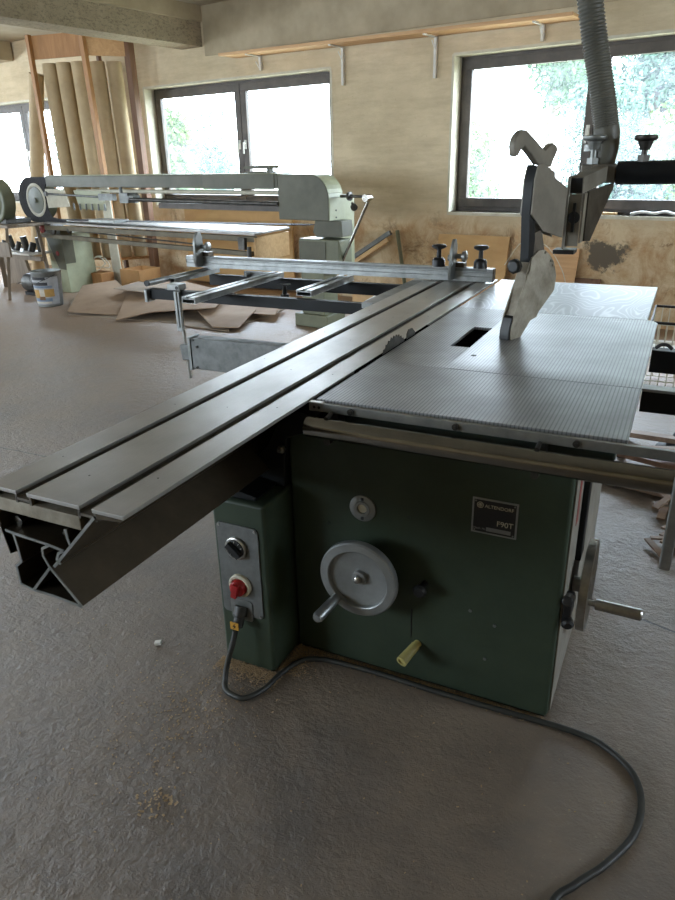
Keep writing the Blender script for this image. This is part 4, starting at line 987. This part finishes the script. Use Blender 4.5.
# ================================================================== CARDBOARD SHEETS ON THE FLOOR
def fpoly(name, pts, z, t, mat, label, cat='cardboard sheet', lift=None, grp='cardboard sheets on the floor'):
    m = MB(); n = len(pts)
    lift = lift or [0]*n
    v = [(x, y, z+l) for (x, y), l in zip(pts, lift)]+[(x, y, z+l+t) for (x, y), l in zip(pts, lift)]
    m._add(v, [tuple(range(n))[::-1], tuple(range(n, 2*n))]+[(k, (k+1) % n, n+(k+1) % n, n+k) for k in range(n)])
    o = obj(name, m, mat, smooth=False); tag(o, label, cat, grp); return o
fpoly('cardboard_sheet', [(-4.97, 3.80), (-5.27, 4.57), (-2.9, 4.92), (-2.92, 3.89)], .001, .006, 'card2', 'lowest and widest cardboard sheet, its long front edge nearest the camera')
fpoly('cardboard_sheet', [(-4.93, 3.78), (-5.60, 4.70), (-5.30, 4.95), (-4.42, 4.30), (-4.30, 3.95)], .009, .006, 'card', 'brown cardboard sheet at the left end of the pile, by the sander column', lift=[.03, .12, .16, .08, .0])
fpoly('cardboard_sheet', [(-4.20, 3.70), (-3.95, 3.95), (-3.60, 4.05), (-3.30, 4.15), (-3.55, 4.75), (-4.55, 5.15), (-4.80, 4.60)], .018, .006, 'card', 'large curled cardboard sheet in the middle of the pile', lift=[.0, .05, .08, .10, .14, .17, .12])
fpoly('cardboard_sheet', [(-4.85, 4.42), (-4.87, 4.85), (-4.20, 4.75), (-4.30, 4.33)], .18, .006, 'card2', 'small greyish cardboard sheet lying highest on the pile', lift=[0, .01, .02, .0])
fpoly('cardboard_sheet', [(-3.55, 4.18), (-3.50, 4.62), (-2.98, 4.40), (-2.80, 3.80), (-3.05, 3.74)], .03, .006, 'card', 'cardboard sheet just right of the vertical outrigger post', lift=[.04, .06, .05, .0, .0])
fpoly('cardboard_sheet', [(-3.75, 4.05), (-3.05, 4.02), (-2.86, 3.72), (-3.45, 3.78)], .0085, .006, 'card2', 'narrow cardboard sheet under the others behind the outrigger post')
fpoly('cardboard_sheet', [(-3.30, 4.62), (-2.90, 4.86), (-2.70, 4.30), (-3.05, 4.28)], .10, .006, 'card', 'rightmost cardboard sheet, near the sander pedestal', lift=[0, .03, -.04, -.04])
# ================================================================== AGAINST THE BACK WALL, RIGHT
def lean_board(name, s0, s1, h, mat, label, off=.04, t=.018, base=.16, z0=0, s_skew=0):
    m = MB(); d = Vector(Rp(0, off, h))-Vector(Rp(0, base, z0))
    m._add([Rp(s0, base, z0), Rp(s1, base, z0), Rp(s1+s_skew, off, h), Rp(s0+s_skew, off, h), Rp(s0, base-t, z0), Rp(s1, base-t, z0), Rp(s1+s_skew, off-t, h), Rp(s0+s_skew, off-t, h)],
           [(0, 1, 2, 3), (4, 5, 6, 7), (0, 1, 5, 4), (1, 2, 6, 5), (2, 3, 7, 6), (3, 0, 4, 7)])
    o = obj(name, m, mat, frame=F, smooth=False); tag(o, label, 'board'); return o
lean_board('plywood_sheet', -2.32, -1.56, .74, M['ply'], 'pale plywood sheet leaning on the wall behind the fence knobs')
lean_board('particle_board', -1.42, -.88, .66, M['woodh'], 'orange-brown board leaning on the wall behind the blade guard', base=.2)
lean_board('particle_board', -.90, -.66, .40, M['woodr'], 'small reddish board leaning on the wall right of the blade guard', base=.14)
tag(obj('wire_loop', MB().tube([Rp(-1.52, .22, .50), Rp(-1.36, .22, .72), Rp(-1.15, .20, .70), Rp(-.98, .20, .50), Rp(-.90, .22, .30)], .004, 8, 5), 'cream', frame=F), 'thin pale wire looped behind the blade guard', 'wire')
# leaning rails left of the plywood
for (a, b, mt, lab_) in (((-3.31, .12, .41), (-2.88, .10, .67), 'woodl', 'pale timber batten leaning diagonally on the wall, lower one'), ((-3.31, .12, .47), (-2.86, .10, .74), 'galv', 'grey rail leaning diagonally on the wall, upper one')):
    d = (Vector(b)-Vector(a)); k_ = (a[2]-.04)/d.z
    a2 = (a[0]-d.x*k_, a[1], .04)
    tag(obj('batten', MB().bar(Rp(*a2), Rp(*b), .05, .045), mt, frame=F, bevel=.003), lab_, 'batten')
tag(obj('flat_bar', MB().bar(Rp(-2.60, .16, .0), Rp(-2.80, .06, .76), .035, .02), M['sage'], frame=F), 'green flat bar leaning on the wall right of the battens', 'bar')
tag(obj('plaster_sack', MB().prism([(-2.7, .0), (-2.1, .0), (-2.08, .10), (-2.25, .22), (-2.5, .26), (-2.68, .16)], lambda a, b, t: (a, WD-t, b), .95, .55), 'white', frame=F, bevel=.03), 'pale crumpled sack on the floor behind the outrigger', 'sack')
tag(obj('timber_beam', MB().box(*rb(-3.1, -1.85, .48, .40, .0, .14)), 'woodl', frame=F, bevel=.004), 'long pale timber lying at the foot of the back wall', 'timber')
# sill clutter of the right window
tag(obj('wooden_strip', MB().box(*rb(-.98, -.62, -.03, -.10, ZS+.0002, ZS+.022)), 'woodl', frame=F, bevel=.003), 'flat wooden strip lying on the right window sill', 'strip')
tag(obj('crumpled_wrap', MB().tube([Rp(-.50, -.05, ZS+.013), Rp(-.40, -.06, ZS+.03), Rp(-.30, -.05, ZS+.02), Rp(-.22, -.07, ZS+.035), Rp(-.12, -.05, ZS+.015), Rp(.05, -.06, ZS+.013)], .012, 8, 4), 'white', frame=F), 'crumpled white foil lying on the right window sill', 'foil')

# ================================================================== OFFCUTS RIGHT OF THE SAW
cr = thing('wire_crate', 'white wire mesh crate on the floor behind the right table rails', 'crate', (1.15, 3.3, 0))
m = MB()
for k in range(19):
    x = .72+k*.045; m.cyl((x, 3.05, .02), (x, 3.05, .50), .004, seg=6); m.cyl((x, 3.60, .02), (x, 3.60, .50), .004, seg=6)
for z in (.02, .14, .26, .38, .50): m.cyl((.72, 3.05, z), (1.53, 3.05, z), .004, seg=6).cyl((.72, 3.60, z), (1.53, 3.60, z), .004, seg=6).cyl((.72, 3.05, z), (.72, 3.60, z), .004, seg=6)
obj('wire_mesh', m, 'cream', cr)
obj('crate_rim', MB().tube([(.72, 3.05, .505), (1.53, 3.05, .505), (1.53, 3.60, .505), (.72, 3.60, .505), (.72, 3.05, .505)], .009, 8, 1), 'black', cr)
dk = thing('machine_foot', 'dark round machine foot among the offcuts right of the saw', 'machine foot', (1.0, 2.2, 0))
obj('foot_ring', MB().lathe((1.02, 2.2, 0), (0, 0, 1), [(0, .16), (.03, .17), (.05, .12), (.20, .05), (.34, .05)], 28), 'blackpaint', dk)
offs = [((.62, 1.72, .025), (1.35, 1.50, .05), .09, 'oakg', 'brown sawn board lying lowest in the offcut pile right of the saw'),
        ((.66, 1.95, .08), (1.38, 1.66, .10), .10, 'woodr', 'reddish board on the offcut pile right of the saw'),
        ((.70, 1.80, .14), (1.40, 1.98, .15), .08, 'oakg', 'greyish board crossing the offcut pile'),
        ((.68, 2.35, .03), (1.30, 1.86, .20), .07, 'oakg', 'pale batten slanting over the offcut pile')]
for (a, b, w, mt, lab_) in offs:
    tag(obj('offcut_board', MB().bar(a, b, w, .026), mt, bevel=.002), lab_, 'board', 'offcuts right of the saw')
rr_ = random.Random(3)
m = MB()
for k in range(60):
    x, y = rr_.uniform(.90, 1.25), rr_.uniform(1.08, 1.62); a = rr_.uniform(0, PI); l = rr_.uniform(.03, .12)
    m.obox((x, y, .006+rr_.random()*.05), (l, .018+rr_.random()*.02, .008), (math.cos(a), math.sin(a), rr_.uniform(-.15, .25)))
tag(obj('wood_scraps', m, M['oakg'], smooth=False), 'heap of small wood scraps on the floor right of the handwheel', 'wood scraps', kind='stuff')
tag(obj('floor_light_patch', MB().box(.55, 1.5, 4.20, 4.75, .001, .012), 'white', bevel=.003), 'white sheet painting a bright patch of light on the floor by the wall', 'panel')  # added sheet stands in for brightly lit floor

# sawdust along the cabinet foot and crumbs on the floor
m = MB(); rr_ = random.Random(11)
def chip(x, y, z, s):
    a = rr_.uniform(0, PI); m.obox((x, y, z), (s*2.2, s, s*.5), (math.cos(a), math.sin(a), rr_.uniform(-.4, .4)))
for k in range(5200):
    u = rr_.random()
    if u < .42: x, y, hmax = rr_.uniform(-.30, -.08), -.132-abs(rr_.gauss(0, .028)), .012
    elif u < .62: x, y, hmax = -.105+abs(rr_.gauss(0, .04)), rr_.uniform(-.12, .02), .014
    else: x, y, hmax = rr_.uniform(-.1, .68), .018-abs(rr_.gauss(0, .014)), .010
    chip(x, y, .001+rr_.random()*hmax*.7, rr_.uniform(.0008, .0024))
for k in range(520):
    a = rr_.gauss(0, 1); chip(-.27+rr_.gauss(0, .10), -.36+rr_.gauss(0, .14), .001, rr_.uniform(.001, .003))
for k in range(260):
    chip(rr_.uniform(-1.2, .9), rr_.uniform(-.8, .6) if rr_.random() < .5 else rr_.uniform(-1.1, -.1), .001, rr_.uniform(.001, .003))
for k in range(60): chip(-.14+rr_.gauss(0, .03), -.66+rr_.gauss(0, .025), .001+rr_.random()*.008, rr_.uniform(.002, .005))
bm = m.bm
bad = [v for v in bm.verts if False]
tag(obj('sawdust', m, paint('pale_sawdust', lin(188, 164, 130), lin(160, 134, 102), .95, scale=60), smooth=False), 'loose sawdust and chips scattered at the saw foot', 'sawdust', kind='stuff')
tag(obj('paper_scrap', MB().obox((-.535, -.165, .006), (.022, .016, .010), (1, .4, .2)), 'white', smooth=False), 'tiny white scrap on the open floor left of the control box', 'scrap')

# ================================================================== LIGHT AND SKY
w = bpy.data.worlds.new('sky'); scn.world = w; w.use_nodes = True; nt = w.node_tree
bg = nt.nodes['Background']; tc = nt.nodes.new('ShaderNodeTexCoord'); sp = nt.nodes.new('ShaderNodeSeparateXYZ'); rp = nt.nodes.new('ShaderNodeValToRGB')
nt.links.new(tc.outputs['Generated'], sp.inputs[0]); nt.links.new(sp.outputs['Z'], rp.inputs[0])
rp.color_ramp.elements[0].color = (.76, .885, 1, 1); rp.color_ramp.elements[1].color = (.62, .79, 1, 1)
nt.links.new(rp.outputs[0], bg.inputs['Color']); bg.inputs['Strength'].default_value = 6.0

def portal(name, c, sx, sz, d):
    L = bpy.data.lights.new(name, 'AREA'); L.shape = 'RECTANGLE'; L.size = sx; L.size_y = sz; L.cycles.is_portal = True
    o = bpy.data.objects.new(name, L); COL.objects.link(o)
    o.location = RM @ Vector(c); dd = RM.to_3x3() @ Vector(d); o.rotation_euler = dd.to_track_quat('-Z', 'Y').to_euler()
zc_ = (ZS+ZT)/2; hz = ZT-ZS
for k, (a, b) in enumerate(WINS): portal('daylight_back', ((a+b)/2, WD+.29, zc_), b-a, hz, (0, -1, 0))
for a, b in LW: portal('daylight_left', (S0-.29, (a+b)/2, zc_), b-a, hz, (1, 0, 0))
for a, b in RW_ADDED: portal('added_daylight_right', (S1+.29, (a+b)/2, zc_), b-a, hz, (-1, 0, 0))  # sky light through the added right opening
for a, b in FW_: portal('daylight_front', ((a+b)/2, WD-OFFR-.29, zc_), b-a, hz, (0, 1, 0))

# ================================================================== CAMERA
cam = bpy.data.cameras.new('camera'); co = bpy.data.objects.new('camera', cam); COL.objects.link(co); scn.camera = co
f, yaw, pitch, roll = 696.392, -.45620, .3957, -.0224
cam.sensor_fit = 'VERTICAL'; cam.sensor_height = 24; cam.lens = f*24/900; cam.clip_start = .02; cam.clip_end = 300
fw = Vector((math.sin(yaw)*math.cos(pitch), math.cos(yaw)*math.cos(pitch), -math.sin(pitch)))
r1 = Vector((math.cos(yaw), -math.sin(yaw), 0)); u1 = r1.cross(fw)
r2 = math.cos(roll)*r1+math.sin(roll)*u1; u2 = -math.sin(roll)*r1+math.cos(roll)*u1
mt = Matrix((r2, u2, -fw)).transposed().to_4x4(); mt.translation = Vector((.83807, -1.58735, 1.4673)); co.matrix_world = mt

scn.view_settings.view_transform = 'Standard'; scn.view_settings.look = 'None'; scn.view_settings.gamma = 1
scn.view_settings.exposure = 2.05
scn.cycles.max_bounces = 10; scn.cycles.diffuse_bounces = 6; scn.cycles.transparent_max_bounces = 12
scn.cycles.sample_clamp_indirect = 8; scn.cycles.caustics_reflective = False; scn.cycles.caustics_refractive = False
